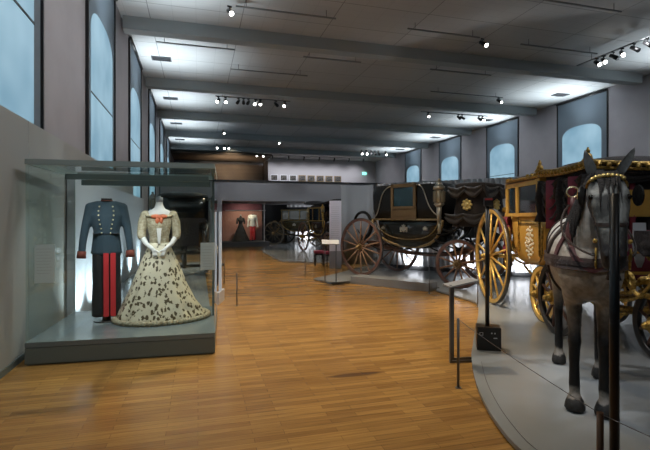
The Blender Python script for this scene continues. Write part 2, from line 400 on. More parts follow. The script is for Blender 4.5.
# ceiling air vents
M_vent = mat('vent_grey', (.08, .085, .09), .5)
def vent(x, y, label):
    t = thing('ceiling_vent', label, 'vent', (x, y, ZC), 0, 'air vents in the ceiling')
    MB().bb((-.32, -.2, -.03), (.32, .2, -.001)).obj('vent_frame', M_vent, t)
    m = MB()
    for k in range(6): m.box((0, -.15+.06*k, -.035), (.56, .035, .008))
    m.obj('vent_slats', M_dark, t)
names = ['nearest the camera', 'second from the camera', 'third from the camera', 'farthest from the camera']
for k, y in enumerate([16.3, 21.6, 27.2, 32.7]):
    vent(-1.2, y, 'square grey ceiling vent beside the vitrine-side windows, %s' % names[k])
    vent(15.4, y, 'square grey ceiling vent above the carriage-side windows, %s' % names[k])

# track rails and spotlights
def rail(x0, x1, y, label, z=6.86, dx=None):
    t = thing('track_rail', label, 'track rail', ((x0+x1)/2, y, z), 0, 'ceiling track rails')
    L = (x1-x0)/2
    MB().box((0, 0, 0), (2*L, .035, .035)).obj('rail_bar', mat('rail_grey', (.22, .23, .23), .5), t)
    for s in (-.8, .8): MB().cyl((s*L, 0, .015), (s*L, 0, ZC-z), .008, n=6).obj('drop_rod', M_steel, t)
    return t
rails = [(8.0, 10.4, 9.0, 'over the near middle bay, cut by the top edge'), (.9, 3.5, 11.35, 'before the first full beam, its lamp at one end'),
         (5.6, 7.9, 11.4, 'before the first full beam, mid hall'), (9.4, 12.3, 11.5, 'before the first full beam, behind the lamp cluster'),
         (-1.2, 1.1, 14.3, 'behind the first full beam nearest the vitrine wall'), (3.3, 5.3, 14.3, 'behind the first full beam, second along'),
         (7.9, 10.4, 14.3, 'behind the first full beam, third along'), (1.1, 3.9, 16.2, 'over the second bay above the vitrine'),
         (9.3, 12.8, 16.8, 'over the second bay on the carriage side'), (.7, 4.0, 19.95, 'carrying the black spotlight cluster above the vitrine'),
         (10.6, 14.4, 20.1, 'carrying three pairs of spots on the carriage side'), (5.8, 14.3, 37.4, 'washing the picture wall at the hall end')]
for a, b, y, w in rails: rail(a, b, y, 'thin dark ceiling track rail ' + w)
t = thing('track_rail', 'dark track rail running lengthwise with six spots beside the near beam', 'track rail', (12.5, 10.9, 6.82), 0, 'ceiling track rails')
MB().box((0, 0, 0), (.035, 3.2, .035)).obj('rail_bar', mat('rail_grey', (.22, .23, .23), .5), t)
MB().cyl((0, -1, .015), (0, -1, .23), .01).obj('drop_rod', M_steel, t); MB().cyl((0, 1, .015), (0, 1, .23), .01).obj('drop_rod', M_steel, t)

def spot_proto():
    t = thing('track_spotlight', 'x', 'spotlight', (0, 0, 0), 0, 'track spotlights')
    MB().box((0, 0, -.02), (.10, .03, .03)).cyl((0, 0, -.03), (0, 0, -.12), .012, n=6).obj('yoke', M_blackm, t)
    MB().cyl((0, .07, -.08), (0, -.12, -.22), .048, .058, n=12).obj('lamp_housing', M_blackm, t)
    MB().cyl((0, -.119, -.219), (0, -.127, -.226), .048, n=12).obj('lens', M_lamp, t)
    return t
sp0 = spot_proto(); spused = [False]
def spot(x, y, z, rz, s, label, lit=True):
    if not spused[0]:
        o = sp0; spused[0] = True
    else: o = copytree(sp0)
    o.location = (x, y, z); o.rotation_euler.z = rz; o.scale = (s*.8, s*.8, s*.8); o['label'] = label
    if not lit:
        for c in o.children:
            if c.name.startswith('lens'):
                c.data = c.data.copy(); c.data.materials[0] = M_blackm
    return o
for k, (y, li) in enumerate([(11.7, 1), (11.45, 1), (11.1, 0), (10.8, 1), (10.4, 0), (10.0, 0)]):
    spot(12.5, y, 6.81, random.uniform(-.7, .7), 1.5, '%s spotlight on the lengthwise rail near the corner, %s from its far end' % ('lit' if li else 'dark', ['first', 'second', 'third', 'fourth', 'fifth', 'sixth'][k]), li)
for k, (x, li) in enumerate([(.85, 1), (1.15, 1), (1.70, 0), (1.92, 0), (2.14, 0), (2.45, 1), (2.65, 1), (3.35, 0), (3.75, 1)]):
    spot(x, 19.95, 6.85, random.uniform(-.5, .5), 1.5, '%s spotlight %s along the cluster rail above the vitrine' % ('lit' if li else 'black', ['first', 'second', 'third', 'fourth', 'fifth', 'sixth', 'seventh', 'eighth', 'ninth'][k]), li)
for k, (x, li) in enumerate([(11.0, 1), (12.7, 0), (12.9, 0), (13.9, 0), (14.1, 1)]):
    spot(x, 20.1, 6.85, random.uniform(-.5, .5), 1.4, '%s spotlight, %s along the carriage-side rail' % ('lit' if li else 'black', ['first', 'second', 'third', 'fourth', 'fifth'][k]), li)
for k, (x, y) in enumerate([(.75, 11.35), (8.0, 11.4), (12.6, 16.8), (1.45, 27.4), (5.2, 30.0)]):
    spot(x, y, 6.85, .3, 1.4, 'single bright spotlight on a rail, %s' % ['above the vitrine in the near bay', 'above the black coach in the near bay', 'beside the nearest blind of the carriage wall', 'deep in the hall before the fourth beam', 'deep in the middle of the hall'][k])
for k, (x, li) in enumerate([(12.0, 1), (12.4, 1), (12.8, 0), (13.1, 0), (13.4, 0), (14.0, 1)]):
    spot(x, 32.3, 6.8, 0, 1.9, '%s spotlight in the far cluster above the curved screen, %s' % ('lit' if li else 'black', ['first', 'second', 'third', 'fourth', 'fifth', 'sixth'][k]), li)
for k, (x, y) in enumerate([(1.3, 32.7), (1.8, 32.7), (2.1, 32.7), (4.5, 36), (5.0, 36)]):
    spot(x, y, 6.8, 0, 1.6, 'small lit spotlight far down the hall, %s' % ['first of three in a row', 'middle of three in a row', 'last of three in a row', 'near one of a pair at the wooden soffit', 'far one of a pair at the wooden soffit'][k])
for k in range(7):
    spot(6.0+1.35*k, 37.4, 6.84, PI, 1.5, 'small spotlight over the picture row, number %s from the wooden screen' % ['one', 'two', 'three', 'four', 'five', 'six', 'seven'][k])

# end of the hall: wooden soffit and screen, gallery, pictures
sm(MB().bb((XL+.02, 35.8, 6.55), (5.7, YB-.02, 6.7)).obj('trim_20', M_woodp))
m = MB()
m.bb((-1.9, 39.3, 0), (5.5, 39.5, 6.2))
for k in range(7): m.bb((-1.9, 39.22, 3.9+.33*k), (5.5, 39.3, 4.05+.33*k))
m.bb((5.5, 38.9, 0), (5.85, 39.5, 6.54))
tag(m.obj('wooden_screen', M_woodp), 'brown slatted wooden screen behind the grey gallery front', 'screen')
ga = MB().bb((XL+.11, 25.0, 2.54), (12.0, 25.25, 3.6)).bb((XL+.11, 25.25, 2.54), (12.0, 31, 2.7))
sm(ga.obj('trim_21', M_gal))
sm(MB().bb((XL+.11, 24.93, 3.6), (12.0, 25.3, 3.68)).obj('trim_22', M_edge))
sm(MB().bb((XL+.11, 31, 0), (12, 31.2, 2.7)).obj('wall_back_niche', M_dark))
sm(MB().bb((-1.6, 25.0, 0), (1.25, 25.2, 2.54)).obj('wall_back_pier', M_gal))
M_pic = [mat('old_photograph_%d' % k, (.015, .015, .015), .4, col2=(.12, .11, .10), scale=5+k) for k in range(4)]
ordn = ['first', 'second', 'third', 'fourth', 'fifth', 'sixth', 'seventh', 'eighth', 'ninth']
for k in range(8):
    x = 6.65+.86*k
    t = thing('framed_picture', 'small framed picture on the end wall, %s of eight from the wooden screen' % ordn[k], 'picture', (x, YB, 4.98), 0, 'framed pictures on the end wall')
    MB().bb((-.34, -.05, 0), (.34, -.005, .56)).obj('picture_frame', M_brass if k > 2 else M_white, t)
    MB().bb((-.28, -.056, .05), (.28, -.05, .51)).obj('picture', M_pic[k % 4], t)
t = thing('exit_sign', 'small glowing green exit sign high on the end wall', 'exit sign', (15.33, YB-.02, 5.85))
MB().bb((-.19, -.06, -.11), (.19, 0, .13)).obj('sign_box', emis('exit_green', (.25, .95, .75), 1.6), t)
MB().box((-.06, -.065, .0), (.07, .01, .10)).prism([(.02, -.05), (.12, .01), (.02, .07)], -.07, -.06, 'y').obj('arrow_symbol', M_white, t)

# ------------------------------------------------------------------ platform
def flat(pts, z0, z1): return MB().prism([(p[0], p[1]) for p in pts], z0, z1)
edge = [(2.35, 1.6), (2.12, 2.1), (2.08, 2.53), (2.18, 2.92), (2.34, 3.32), (2.58, 3.8), (2.95, 4.41), (3.23, 4.8), (3.69, 5.43), (4.26, 6.19), (4.80, 6.98), (4.98, 7.43), (4.98, 7.78),
        (4.98, 8.28), (4.95, 8.72), (5.21, 8.98), (3.95, 10.70), (3.5, 10.47), (3.1, 10.4), (2.85, 11.2), (3.7, 12.0), (4.9, 13.4), (6.2, 14.2), (8, 14.0), (12, 12.5), (15.5, 9.0), (16.4, 5), (16.4, -1.0), (4.0, -1.0)]
def smoothpoly(P, a, b):
    out = P[:a]
    for i in range(a, b):
        p0, p1, p2, p3 = [Vector(P[(i+j) % len(P)]) for j in (-1, 0, 1, 2)]
        for k in range(4):
            t = k/4
            q = .5*((2*p1)+(p2-p0)*t+(2*p0-5*p1+4*p2-p3)*t*t+(3*p1-p0-3*p2+p3)*t**3)
            out.append((q.x, q.y))
    return out+P[b:]
edge = smoothpoly(edge, 1, 13)
pf = thing('carriage_platform', 'large low grey platform with a curved edge under the horse and coaches', 'platform', (0, 0, 0))
flat(edge, .018, PZ).obj('platform_top', M_grey, pf)
cx = Vector((9, 6)); 
flat([(p[0]+(cx.x-p[0])*.006, p[1]+(cx.y-p[1])*.006) for p in edge], .0, .018).obj('plinth_base', M_edge, pf)
# inset joint running along the curved rim
m = MB(); jl = [Vector((p[0], p[1], PZ+.0015)) for p in edge[2:46]]
off = []
for i in range(1, len(jl)-1):
    tg = (jl[i+1]-jl[i-1]).normalized(); off.append(jl[i]+Vector((tg.y, -tg.x, 0))*.10)
m.tube(off[:18], .0022, 4); m.obj('rim_joint', M_edge, pf)
# raised box step before the black coach
a, b = W(.62, 11.0), W(2.27, 9.75)
d = (b-a).normalized(); nrm = Vector((-d.y, d.x, 0));
st = MB(); q = [a, b, b+nrm*.42, a+nrm*.42]
st.prism([(p.x, p.y) for p in q], 0.0, .185)
tag(st.obj('box_step', M_grey, bevel=.006), 'long low grey box step on the floor before the black coach', 'step')
# far platform
fp = [(2.85, 20.5), (2.9, 16.1), (4.1, 15.35), (6.2, 15.9), (8.6, 19), (8.8, 29.6), (4.05, 29.6), (3.95, 24.6), (3.2, 23.5)]
tag(flat(fp, 0, PZ).obj('display_platform', M_grey), 'low grey platform deep in the hall under the small distant coaches', 'platform')

# pleated curtains
def curtain(name, label, pts, z0, tops, amp=.05, pitch=.16, m=M_curt, cat='curtain'):
    P = [Vector((*p, 0)) for p in pts]
    seg = []; L = 0
    for i in range(len(P)-1):
        n = max(1, int((P[i+1]-P[i]).length/(pitch/6)))
        for k in range(n):
            t = k/n; p = P[i].lerp(P[i+1], t); tg = (P[i+1]-P[i]).normalized(); nr = Vector((-tg.y, tg.x, 0))
            s = L+(P[i+1]-P[i]).length*t
            w = amp*math.sin(2*PI*s/pitch)+amp*.4*math.sin(2*PI*s/(pitch*2.7)+1)
            seg.append((p+nr*w, nr, tops[i]*(1-t)+tops[i+1]*t))
        L += (P[i+1]-P[i]).length
    b = MB()
    A = [[p+Vector((0, 0, z0)) for p, _, _ in seg], [p+Vector((0, 0, h)) for p, _, h in seg], [p+nr*.012+Vector((0, 0, h)) for p, nr, h in seg], [p+nr*.012+Vector((0, 0, z0)) for p, nr, _ in seg]]
    rings = [[A[j][i] for j in range(4)] for i in range(len(seg))]
    b.loft(rings, smooth=False)
    return tag(b.obj(name, m), label, cat)
curtain('pleated_curtain', 'tall pale pleated curtain lit from below behind the coaches', [(5.43, 13.2), (6.8, 11.5), (7.95, 10.1), (9.4, 9.3), (11.2, 8.2), (14.2, 5.4)], PZ+.12, [2.68, 2.68, 2.68, 2.72, 2.95, 3.1])
cb = MB()
for a, b in zip([(5.43, 13.2), (6.8, 11.5), (7.95, 10.1), (9.4, 9.3), (11.2, 8.2)], [(6.8, 11.5), (7.95, 10.1), (9.4, 9.3), (11.2, 8.2), (14.2, 5.4)]):
    a, b = Vector(a), Vector(b); d = (b-a).normalized(); nn = Vector((d.y, -d.x))*-.12
    cb.prism([tuple(a+nn), tuple(b+nn), tuple(b+nn*1.6), tuple(a+nn*1.6)], PZ, 3.0 if a.x > 9 else 2.62)
tag(cb.obj('curtain_backing', M_dark), 'dark grey screen wall behind the pale pleated curtain', 'screen')
# curved pale screen left of the black coach
ps = [W(.55, 15.4), W(.8, 15.6), W(1.1, 15.6), W(1.4, 15.4), W(1.62, 15.05)]
m = MB(); m.loft([[p, p+Vector((0, 0, 2.72)), p+Vector((.03, .06, 2.72)), p+Vector((.03, .06, 0))] for p in ps])
tag(m.obj('curved_screen', mat('light_grey_screen', (.24, .25, .26), .7)), 'curved grey screen standing behind the black coach rear wheel', 'screen')

# ------------------------------------------------------------------ barriers, stands
def post(loc, h, label, m=M_steel, r=.011):
    t = thing('barrier_post', label, 'barrier post', loc, 0, 'thin barrier posts')
    MB().cyl((0, 0, .006), (0, 0, h), r).obj('pole', m, t)
    MB().cyl((0, 0, 0), (0, 0, .006), .03 if r < .02 else .05, n=16).obj('foot', M_steel, t)
    return t
def cable(a, b, label, sag=.015):
    a, b = Vector(a), Vector(b); pts = []
    for k in range(11):
        t = k/10; p = a.lerp(b, t); p.z -= sag*4*t*(1-t); pts.append(p)
    return tag(MB().tube(pts, .0025, 5).obj('barrier_cable', M_steel), label, 'cable', 'barrier cables')
post((2.36, 3.74, 0), .655, 'thin steel barrier post beside the curved platform and reading stand', r=.012)
post((1.89, 1.75, 0), .65, 'brown barrier post in front of the horse at the bottom edge', m=mat('bronze_post', (.16, .085, .05), .35, metal=.5), r=.016)
post((2.02, .9, 0), .65, 'barrier post just outside the corner below the horse')
bpy.data.objects['barrier_post.002'].hide_render = False
cable((2.36, 3.74, .645), (1.89, 1.75, .645), 'taut steel barrier cable from the platform post to the brown post')
cable((1.89, 1.75, .645), (2.02, .9, .645), 'short steel barrier cable leading right from the brown post')
post((4.84, 7.04, 0), .60, 'thin barrier post at the platform edge below the small brown wheel')
post((4.70, 8.55, 0), .60, 'thin barrier post at the end of the long box step')
post((.68, 8.31, 0), .60, 'thin barrier post on open floor right of the vitrine, the nearer one')
post((.62, 11.32, 0), .60, 'thin barrier post close behind the white upright, the farther one')
post((2.75, 11.69, 0), .60, 'thin barrier post before the two red stools')

# reading stand (C-shaped) by the platform
a, b = W(1.40, 5.0), W(1.66, 5.15)
t = thing('reading_stand', 'slim dark reading stand with a tilted pale panel by the platform edge', 'reading stand', W(1.40, 4.98), -YAW+.12)
MB().bb((-.02, -.02, 0), (.0, .02, .86)).bb((.035, .06, .02), (.055, .10, .86)).obj('upright', M_steel, t)
MB().bb((-.02, -.02, 0), (.30, .0, .025)).bb((.035, .08, 0), (.34, .10, .025)).obj('foot_bar', M_steel, t)
MB().box((.13, .05, .875), (.34, .22, .016), Matrix.Rotation(-.20, 3, 'Y')).obj('text_panel', mat('grey_text_panel', (.34, .35, .37), .4), t)

# pale-topped stand by the black coach's rear wheel
t = thing('reading_stand', 'slender two-legged stand with a pale top beside the stools', 'reading stand', W(.10, 11.1, PZ), -YAW)
MB().cyl((-.10, 0, 0), (-.10, 0, .94), .012).obj('leg', M_steel, t); MB().cyl((.17, -.15, 0), (.17, -.15, .94), .012).obj('leg', M_steel, t)
MB().box((.03, -.07, .96), (.42, .30, .015), Matrix.Rotation(.3, 3, 'X')).obj('text_panel', M_white, t)
# white text panel
t = thing('information_panel', 'tall white information panel hanging behind the two red stools', 'information panel', W(.33, 14.3), -YAW)
MB().bb((-.19, -.01, .0), (.19, .01, .55)).obj('panel_stand', M_gal, t)
MB().bb((-.19, -.02, .55), (.19, .02, 2.15)).obj('panel_board', mat('lilac_white_board', (.72, .70, .78), .5), t)
m = MB()
for k in range(18): m.box((-.01, -.022, 1.95-.06*k), (.28-(k % 4)*.02, .003, .008))
m.obj('printed_text', M_print, t)

# two red velvet stools
def stool(loc, rz, label):
    t = thing('velvet_stool', label, 'stool', loc, rz, 'red velvet stools')
    MB().box((0, 0, .47), (.32, .30, .10)).obj('cushion', M_burg, t, bevel=.03)
    MB().box((0, 0, .40), (.31, .29, .05)).obj('seat_rail', M_blackm, t)
    for x in (-1, 1):
        for y in (-1, 1):
            MB().cyl((x*.13, y*.12, .38), (x*.13, y*.12, 0), .024, .014).sph((x*.13, y*.12, .25), .032, 8).sph((x*.13, y*.12, .08), .028, 8).obj('leg', M_blackm, t)
stool(W(-.20, 15.0), -.1, 'low stool with red velvet cushion and black legs, beside its twin away from the coach')
stool(W(.13, 14.7), .2, 'low stool with red velvet cushion and black legs, the one nearer the black coach')

# floor projector boxes with poles
def polebox(loc, rz, h, label, head):
    t = thing('projector_stand', label, 'light stand', loc, rz, 'black pole stands')
    ch = .27 if head else .10
    MB().box((0, 0, ch/2), (.27, .20, ch)).obj('case', M_blackm, t, bevel=.006)
    m = MB().cyl((-.01, .0, ch), (-.01, .0, h), .024, n=16); m.obj('pole', M_blackm, t)
    if not head: return t
    m = MB()
    m.bb((-.105, -.102, .205), (-.065, -.1005, .21)).bb((-.105, -.102, .175), (-.065, -.1005, .18)).bb((-.105, -.102, .175), (-.10, -.1005, .21)).bb((-.07, -.102, .175), (-.065, -.1005, .21))
    m.obj('square_symbol', M_white, t, label='white square symbol')
    MB().cyl((.03, -.1005, .205), (.03, -.102, .205), .009).obj('dot_symbol', M_white, t, label='white dot')
    MB().cyl((.065, -.1005, .205), (.065, -.102, .205), .009).obj('dot_symbol', M_white, t, label='white dot')
    MB().bb((.05, -.102, .145), (.09, -.1005, .155)).obj('bar_symbol', M_white, t, label='white bar')
    if head:
        MB().box((0, -.02, h-.02), (.10, .09, .10)).obj('sensor_head', M_blackm, t, bevel=.008)
        MB().box((0, -.068, h+.01), (.085, .004, .022)).obj('red_label', mat('red_label', (.30, .03, .03), .5), t)
    return t
polebox(W(1.94, 5.35, PZ), -YAW-.25, 1.76, 'black box on the platform with white symbols and a thin pole, before the gold wheel', True)
polebox(W(1.555, 2.4, PZ), -YAW-.3, 1.68, 'thick black pole standing in front of the horse head', False)

# ------------------------------------------------------------------ wheels and coaches
def wheel(par, c, r, nsp, m_rim, m_sp, m_hub, side=-1, steer=0, name='wheel', w=.055):
    e = MB().ringband((0, 0, 0), r-.075, r-.012, w).obj(name, m_rim, par); e.location = c; e.rotation_euler.z = steer
    MB().ringband((0, 0, 0), r-.0125, r, w+.006, 56).obj('tyre', M_tyre, e)
    m = MB()
    for k in range(nsp):
        a = 2*PI*(k+.5)/nsp; ca, sa = math.cos(a), math.sin(a)
        m.cyl((ca*.07, side*.03, sa*.07), (ca*(r-.07), 0, sa*(r-.07)), .024, .017, n=7)
    m.obj('spokes', m_sp, e)
    m = MB().cyl((0, side*.16, 0), (0, side*.10, 0), .045, .065, n=16).cyl((0, side*.10, 0), (0, -side*.10, 0), .085, .075, n=16).ringband((0, side*.08, 0), .05, .095, .025, 20).sph((0, side*.165, 0), .04, 10)
    m.obj('hub', m_hub, e)
    return e
def section(z, x0, x1, hw, n=28, p=4.):
    cxx, a = (x0+x1)/2, (x1-x0)/2; out = []
    for k in range(n):
        t = 2*PI*(k+.5)/n; c, s = math.cos(t), math.sin(t)
        out.append(Vector((cxx+a*math.copysign(abs(c)**(2/p), c), hw*math.copysign(abs(s)**(2/p), s), z)))
    return out
def crest(m, x, y, z, s, sy):
    """small heraldic shield with crown and supporters built in relief"""
    th = .012*sy
    m.prism([(x-.5*s, z+.45*s), (x+.5*s, z+.45*s), (x+.5*s, z-.1*s), (x, z-.6*s), (x-.5*s, z-.1*s)], y, y+th, 'y')
    m.prism([(x-.4*s, z+.5*s), (x+.4*s, z+.5*s), (x+.48*s, z+.85*s), (x+.2*s, z+.68*s), (x, z+1.0*s), (x-.2*s, z+.68*s), (x-.48*s, z+.85*s)], y, y+th, 'y')
    for q in (-1, 1):
        m.sph((x+q*.75*s, y+th/2, z+.1*s), (.22*s, .01, .42*s), 8); m.sph((x+q*.65*s, y+th/2, z-.4*s), (.3*s, .01, .14*s), 8)
def scroll(m, c, r, a0, a1, y, tube=.025, n=20, shrink=.35):
    pts = []; rad = []
    for k in range(n+1):
        t = k/n; a = a0+(a1-a0)*t; rr = r*(1-shrink*t)
        pts.append((c[0]+rr*math.cos(a), y, c[1]+rr*math.sin(a))); rad.append(tube*(1-.4*t))
    m.tube(pts, rad, 8)
def swag(m, p0, p1, drop, th, n=12, fold=.02):
    """hanging cloth festoon between two points: a curved sheet with thickness"""
    p0, p1 = Vector(p0), Vector(p1); d = (p1-p0); nr = Vector((-d.y, d.x, 0)).normalized()
    rings = []
    for i in range(n+1):
        t = i/n; base = p0.lerp(p1, t); sg = drop*(4*t*(1-t))
        ring = []
        for j in range(7):
            u = j/6; q = base+Vector((0, 0, -sg*(.25+.75*u)-th*u)) + nr*(.03+.025*math.sin(u*PI*3)+fold*math.sin(i*1.1))
            ring.append(q)
        for j in range(6, -1, -1):
            u = j/6; q = base+Vector((0, 0, -sg*(.25+.75*u)-th*u)) + nr*(.0+.02*math.sin(u*PI*3)+fold*math.sin(i*1.1))
            ring.append(q)
        rings.append(ring)
    m.loft(rings)

def chassis(t, L, rr, rf, tr, m_w, m_trim, steer=0, nsp=14, m_rim=None, m_sp=None, m_hub=None, trf=None, x0=0, cs=None):
    csr, csx, csz = cs or (.36, -.12, .42)
    trf = trf or tr
    for s in (-1, 1):
        wheel(t, (x0, s*tr/2, rr), rr, nsp, m_rim, m_sp, m_hub, s, 0, 'rear_wheel')
        dx = -math.sin(steer)*s*trf/2; dy = s*trf/2*math.cos(steer)
        wheel(t, (L+dx, dy, rf), rf, nsp-2, m_rim, m_sp, m_hub, s, steer, 'front_wheel')
    MB().cyl((x0, -tr/2, rr), (x0, tr/2, rr), .035).obj('rear_axle', m_w, t)
    c, s_ = math.cos(steer), math.sin(steer)
    MB().cyl((L+s_*trf/2, -trf/2*c, rf), (L-s_*trf/2, trf/2*c, rf), .035).obj('front_axle', m_w, t)
    m = MB().tube(bez((-.25, 0, rr+.05), (.6, 0, rr-.15), (L-.9, 0, rr-.25), (L, 0, rf+.25)), .05)
    for s in (-.25, .25): m.tube(bez((-.2, s, rr+.08), (.1, s, rr+.08), (.3, s*.4, rr-.05), (.7, 0, rr-.06)), .03)
    m.cyl((L, 0, rf-.05), (L, 0, rf+.45), .05).box((L, 0, rf+.30), (.5, .7, .05)).ringband((L, 0, rf+.2), .0, .0, .0, 3) if False else None
    m.cyl((L, 0, rf-.05), (L, 0, rf+.45), .05); m.box((L, 0, rf+.30), (.5, .7, .05)); m.box((0, 0, rr+.12), (.45, .8, .06))
    m.obj('undercarriage', m_w, t)
    for s in (-1, 1):
        y = s*.42; m = MB()
        scroll(m, (x0+csx, rr+csz), csr, -PI*.5, PI*.95, y, .03 if not cs else .055)       # rear C-spring
        m.tube(bez((x0-.45, y, rr+.45), (x0-.2, y, rr+.1), (x0+.3, y, rr-.18), (x0+.8, y*.9, rr-.05)), .018)
        m.obj('rear_spring', m_trim, t)
        m = MB(); scroll(m, (L-.05, rf+.58), .28, -PI*.5, -PI*1.75, y, .028)
        m.tube(bez((L+.15, y, rf+.55), (L-.1, y, rf+.1), (L-.6, y, rf+.15), (L-1.0, y*.9, rf+.35)), .018)
        m.obj('front_spring', m_trim, t)

def body_loft(t, levels, mtl, name, bevel=0, p=4.):
    m = MB(); m.loft([section(*lv, p=p) for lv in levels]); return m.obj(name, mtl, t)
def lamp(t, x, y, z, s, m_metal, name='carriage_lamp', stem=.75):
    o = MB().cyl((x, y, z-.30*s), (x, y, z-.02*s), .035*s, .05*s, 12).cyl((x, y, z-.02*s), (x, y, z+.04*s), .05*s, .10*s, 12).cyl((x, y, z+.30*s), (x, y, z+.36*s), .11*s, .10*s, 12).cyl((x, y, z+.36*s), (x, y, z+.44*s), .085*s, .04*s, 12).sph((x, y, z+.47*s), .035*s, 8)
    o.cyl((x, y, z+.04*s), (x, y, z+.30*s), .088*s, n=8)
    o.cyl((x, y, z-.30*s), (x, y, z-stem*s), .025*s, .03*s, 8)
    o = o.obj(name, m_metal, t)
    m = MB()
    for k in range(8):
        a = 2*PI*k/8
        m.box((x+math.cos(a)*.088*s, y+math.sin(a)*.088*s, z+.17*s), (.03*s, .03*s, .20*s))
    m.obj('lamp_glass', mat('lamp_crystal', (.30, .27, .2), .1, metal=.4), o)
    return o

# --- black landau coach
d = Vector((.66, -.75)).normalized()
bl = thing('black_landau', 'black landau coach with silver crest, folded leather hood and brown wheels', 'carriage', W(.97-d.y*.75, 12.1+d.x*.75, PZ), yaw_of(d.x, d.y))
chassis(bl, 2.85, .775, .54, 1.5, M_brownw, M_leather, .15, 14, M_brownw, M_spoke, M_brass, cs=(.42, -.30, .62))
LV = [(.79, 1.05, 1.7, .40), (.84, .78, 2.02, .50), (1.0, .46, 2.32, .56), (1.18, .34, 2.40, .57), (1.36, .26, 2.46, .59), (1.50, .24, 2.48, .60)]
body_loft(bl, LV, M_blacklac, 'lower_body')
UL = [(1.50, .26, 2.44, .60), (1.8, .18, 2.42, .62), (2.15, .16, 2.36, .62), (2.34, .20, 2.28, .61), (2.39, .26, 2.22, .58), (2.41, .5, 2.0, .4)]
hood = body_loft(bl, UL, M_leather, 'leather_hood', p=7)
for s in (-1, 1):
    m = MB()
    def edgeline(lv, a, b):
        return [((lv_[2]-.0)*b+(lv_[1])*a, s*(lv_[3]+.004), lv_[0]) for lv_ in lv]
    # belt moulding and bowl moulding
    m.box((1.36, s*.605, 1.515), (2.15, .03, .045))
    bp = bez((.28, s*.60, 1.50), (.35, s*.60, .93), (1.0, s*.47, .84), (1.4, s*.44, .835)) + bez((1.4, s*.44, .835), (1.9, s*.47, .84), (2.4, s*.60, .95), (2.46, s*.60, 1.5))[1:]
    m.tube(bp, .034, 8)
    bp2 = bez((.42, s*.61, 1.47), (.55, s*.605, 1.10), (1.0, s*.56, 1.03), (1.4, s*.55, 1.02)) + bez((1.4, s*.55, 1.02), (1.9, s*.56, 1.03), (2.25, s*.605, 1.12), (2.34, s*.61, 1.47))[1:]
    m.tube(bp2, .012, 6)
    m.obj('gilt_moulding', M_brass, bl)
    m = MB()
    # silver wavy hood lines
    m.tube(bez((1.72, s*.64, 2.36), (2.12, s*.65, 2.36), (1.90, s*.65, 1.75), (2.44, s*.61, 1.56), 16), .015, 6)
    m.obj('hood_joint', M_silver, bl); m = MB()
    m.tube(bez((.98, s*.64, 2.36), (.50, s*.65, 2.30), (.66, s*.65, 1.75), (.36, s*.62, 1.56), 16), .015, 6)
    m.obj('hood_joint', M_silver, bl)
    # window frame in the middle with drop sill
    m = MB()
    m.bb((.96, s*.615, 1.52), (1.74, s*.655, 1.82)); m.bb((.96, s*.615, 1.82), (1.04, s*.665, 2.38)); m.bb((1.66, s*.615, 1.82), (1.74, s*.665, 2.38)); m.bb((.96, s*.615, 2.31), (1.74, s*.665, 2.40)); m.bb((1.0, s*.655, 1.78), (1.70, s*.68, 1.84)); m.bb((1.0, s*.655, 1.60), (1.70, s*.668, 1.63))
    fr = m.obj('window_frame', mat('brown_gilt_frame', (.16, .105, .05), .35, metal=.5), bl)
    MB().bb((1.04, s*.612, 1.84), (1.66, s*.640, 2.31)).obj('window_glass', M_bglass, fr)
    for cx_, cz_, cs_ in ((1.33, 1.27, .13), (1.98, 1.29, .07), (.66, 1.29, .06)):
        m = MB(); crest(m, cx_, s*.603, cz_, cs_, s); m.obj('silver_crest', M_silver, bl)
    lamp(bl, 2.50, s*.80, 1.82, 1.25, M_silver, stem=.50)
    m = MB().tube(bez((2.42, s*.82, 1.20), (2.5, s*.7, 1.12), (2.6, s*.5, 1.2), (2.8, s*.42, 1.35)), .02)
    m.tube(bez((2.25, s*.60, 1.05), (2.6, s*.66, .85), (3.0, s*.6, 1.0), (3.1, s*.45, 1.35)), .028).tube(bez((2.45, s*.6, 1.3), (2.9, s*.68, 1.1), (3.0, s*.6, 1.55), (2.75, s*.5, 1.5)), .02)
    m.box((2.15, s*.66, .72), (.32, .16, .03)).obj('lamp_bracket', M_leather, bl)
m = MB().box((2.95, 0, 1.62), (.34, .8, .08)).box((2.95, 0, 1.35), (.26, .6, .5)).box((3.35, 0, 1.15), (.4, .7, .04), Matrix.Rotation(.5, 3, 'Y')).obj('driver_box', M_leather, bl)
# hammercloth: tiered draped cover with fringe and crest
ham = MB(); ham.loft([section(1.35, 2.58, 3.50, .62), section(1.6, 2.62, 3.46, .60), section(1.95, 2.68, 3.40, .57), section(2.22, 2.68, 3.42, .60), section(2.30, 2.66, 3.44, .62), section(2.33, 2.72, 3.38, .56)])
hc = ham.obj('hammercloth', M_drape, bl)
for zz, hw, x0, x1, dr in ((2.26, .62, 2.64, 3.46, .16), (1.66, .64, 2.58, 3.50, .14)):
    m = MB(); corners = [(x0, -hw), (x1, -hw), (x1, hw), (x0, hw)]
    for i in range(4):
        p, q = corners[i], corners[(i+1) % 4]
        mid = ((p[0]+q[0])/2, (p[1]+q[1])/2)
        swag(m, (*q, zz), (*mid, zz), dr, .11, 8); swag(m, (*mid, zz), (*p, zz), dr, .11, 8)
    m.obj('fringe', M_fringe, hc)
for yy, xx in ((-.58, 3.08), (.58, 3.08)):
    s = 1 if yy > 0 else -1
    m = MB().cyl((xx, yy, 1.84), (xx, yy+s*.03, 1.84), .095, n=20)
    for k in range(8):
        a = k*PI/4; m.sph((xx+math.cos(a)*.10, yy+s*.02, 1.84+math.sin(a)*.10), .035, 8)
    m.sph((xx, yy+s*.035, 1.84), (.05, .02, .05), 10); m.obj('gold_star_badge', mat('bright_gold', (.75, .58, .22), .3, metal=.7), hc)
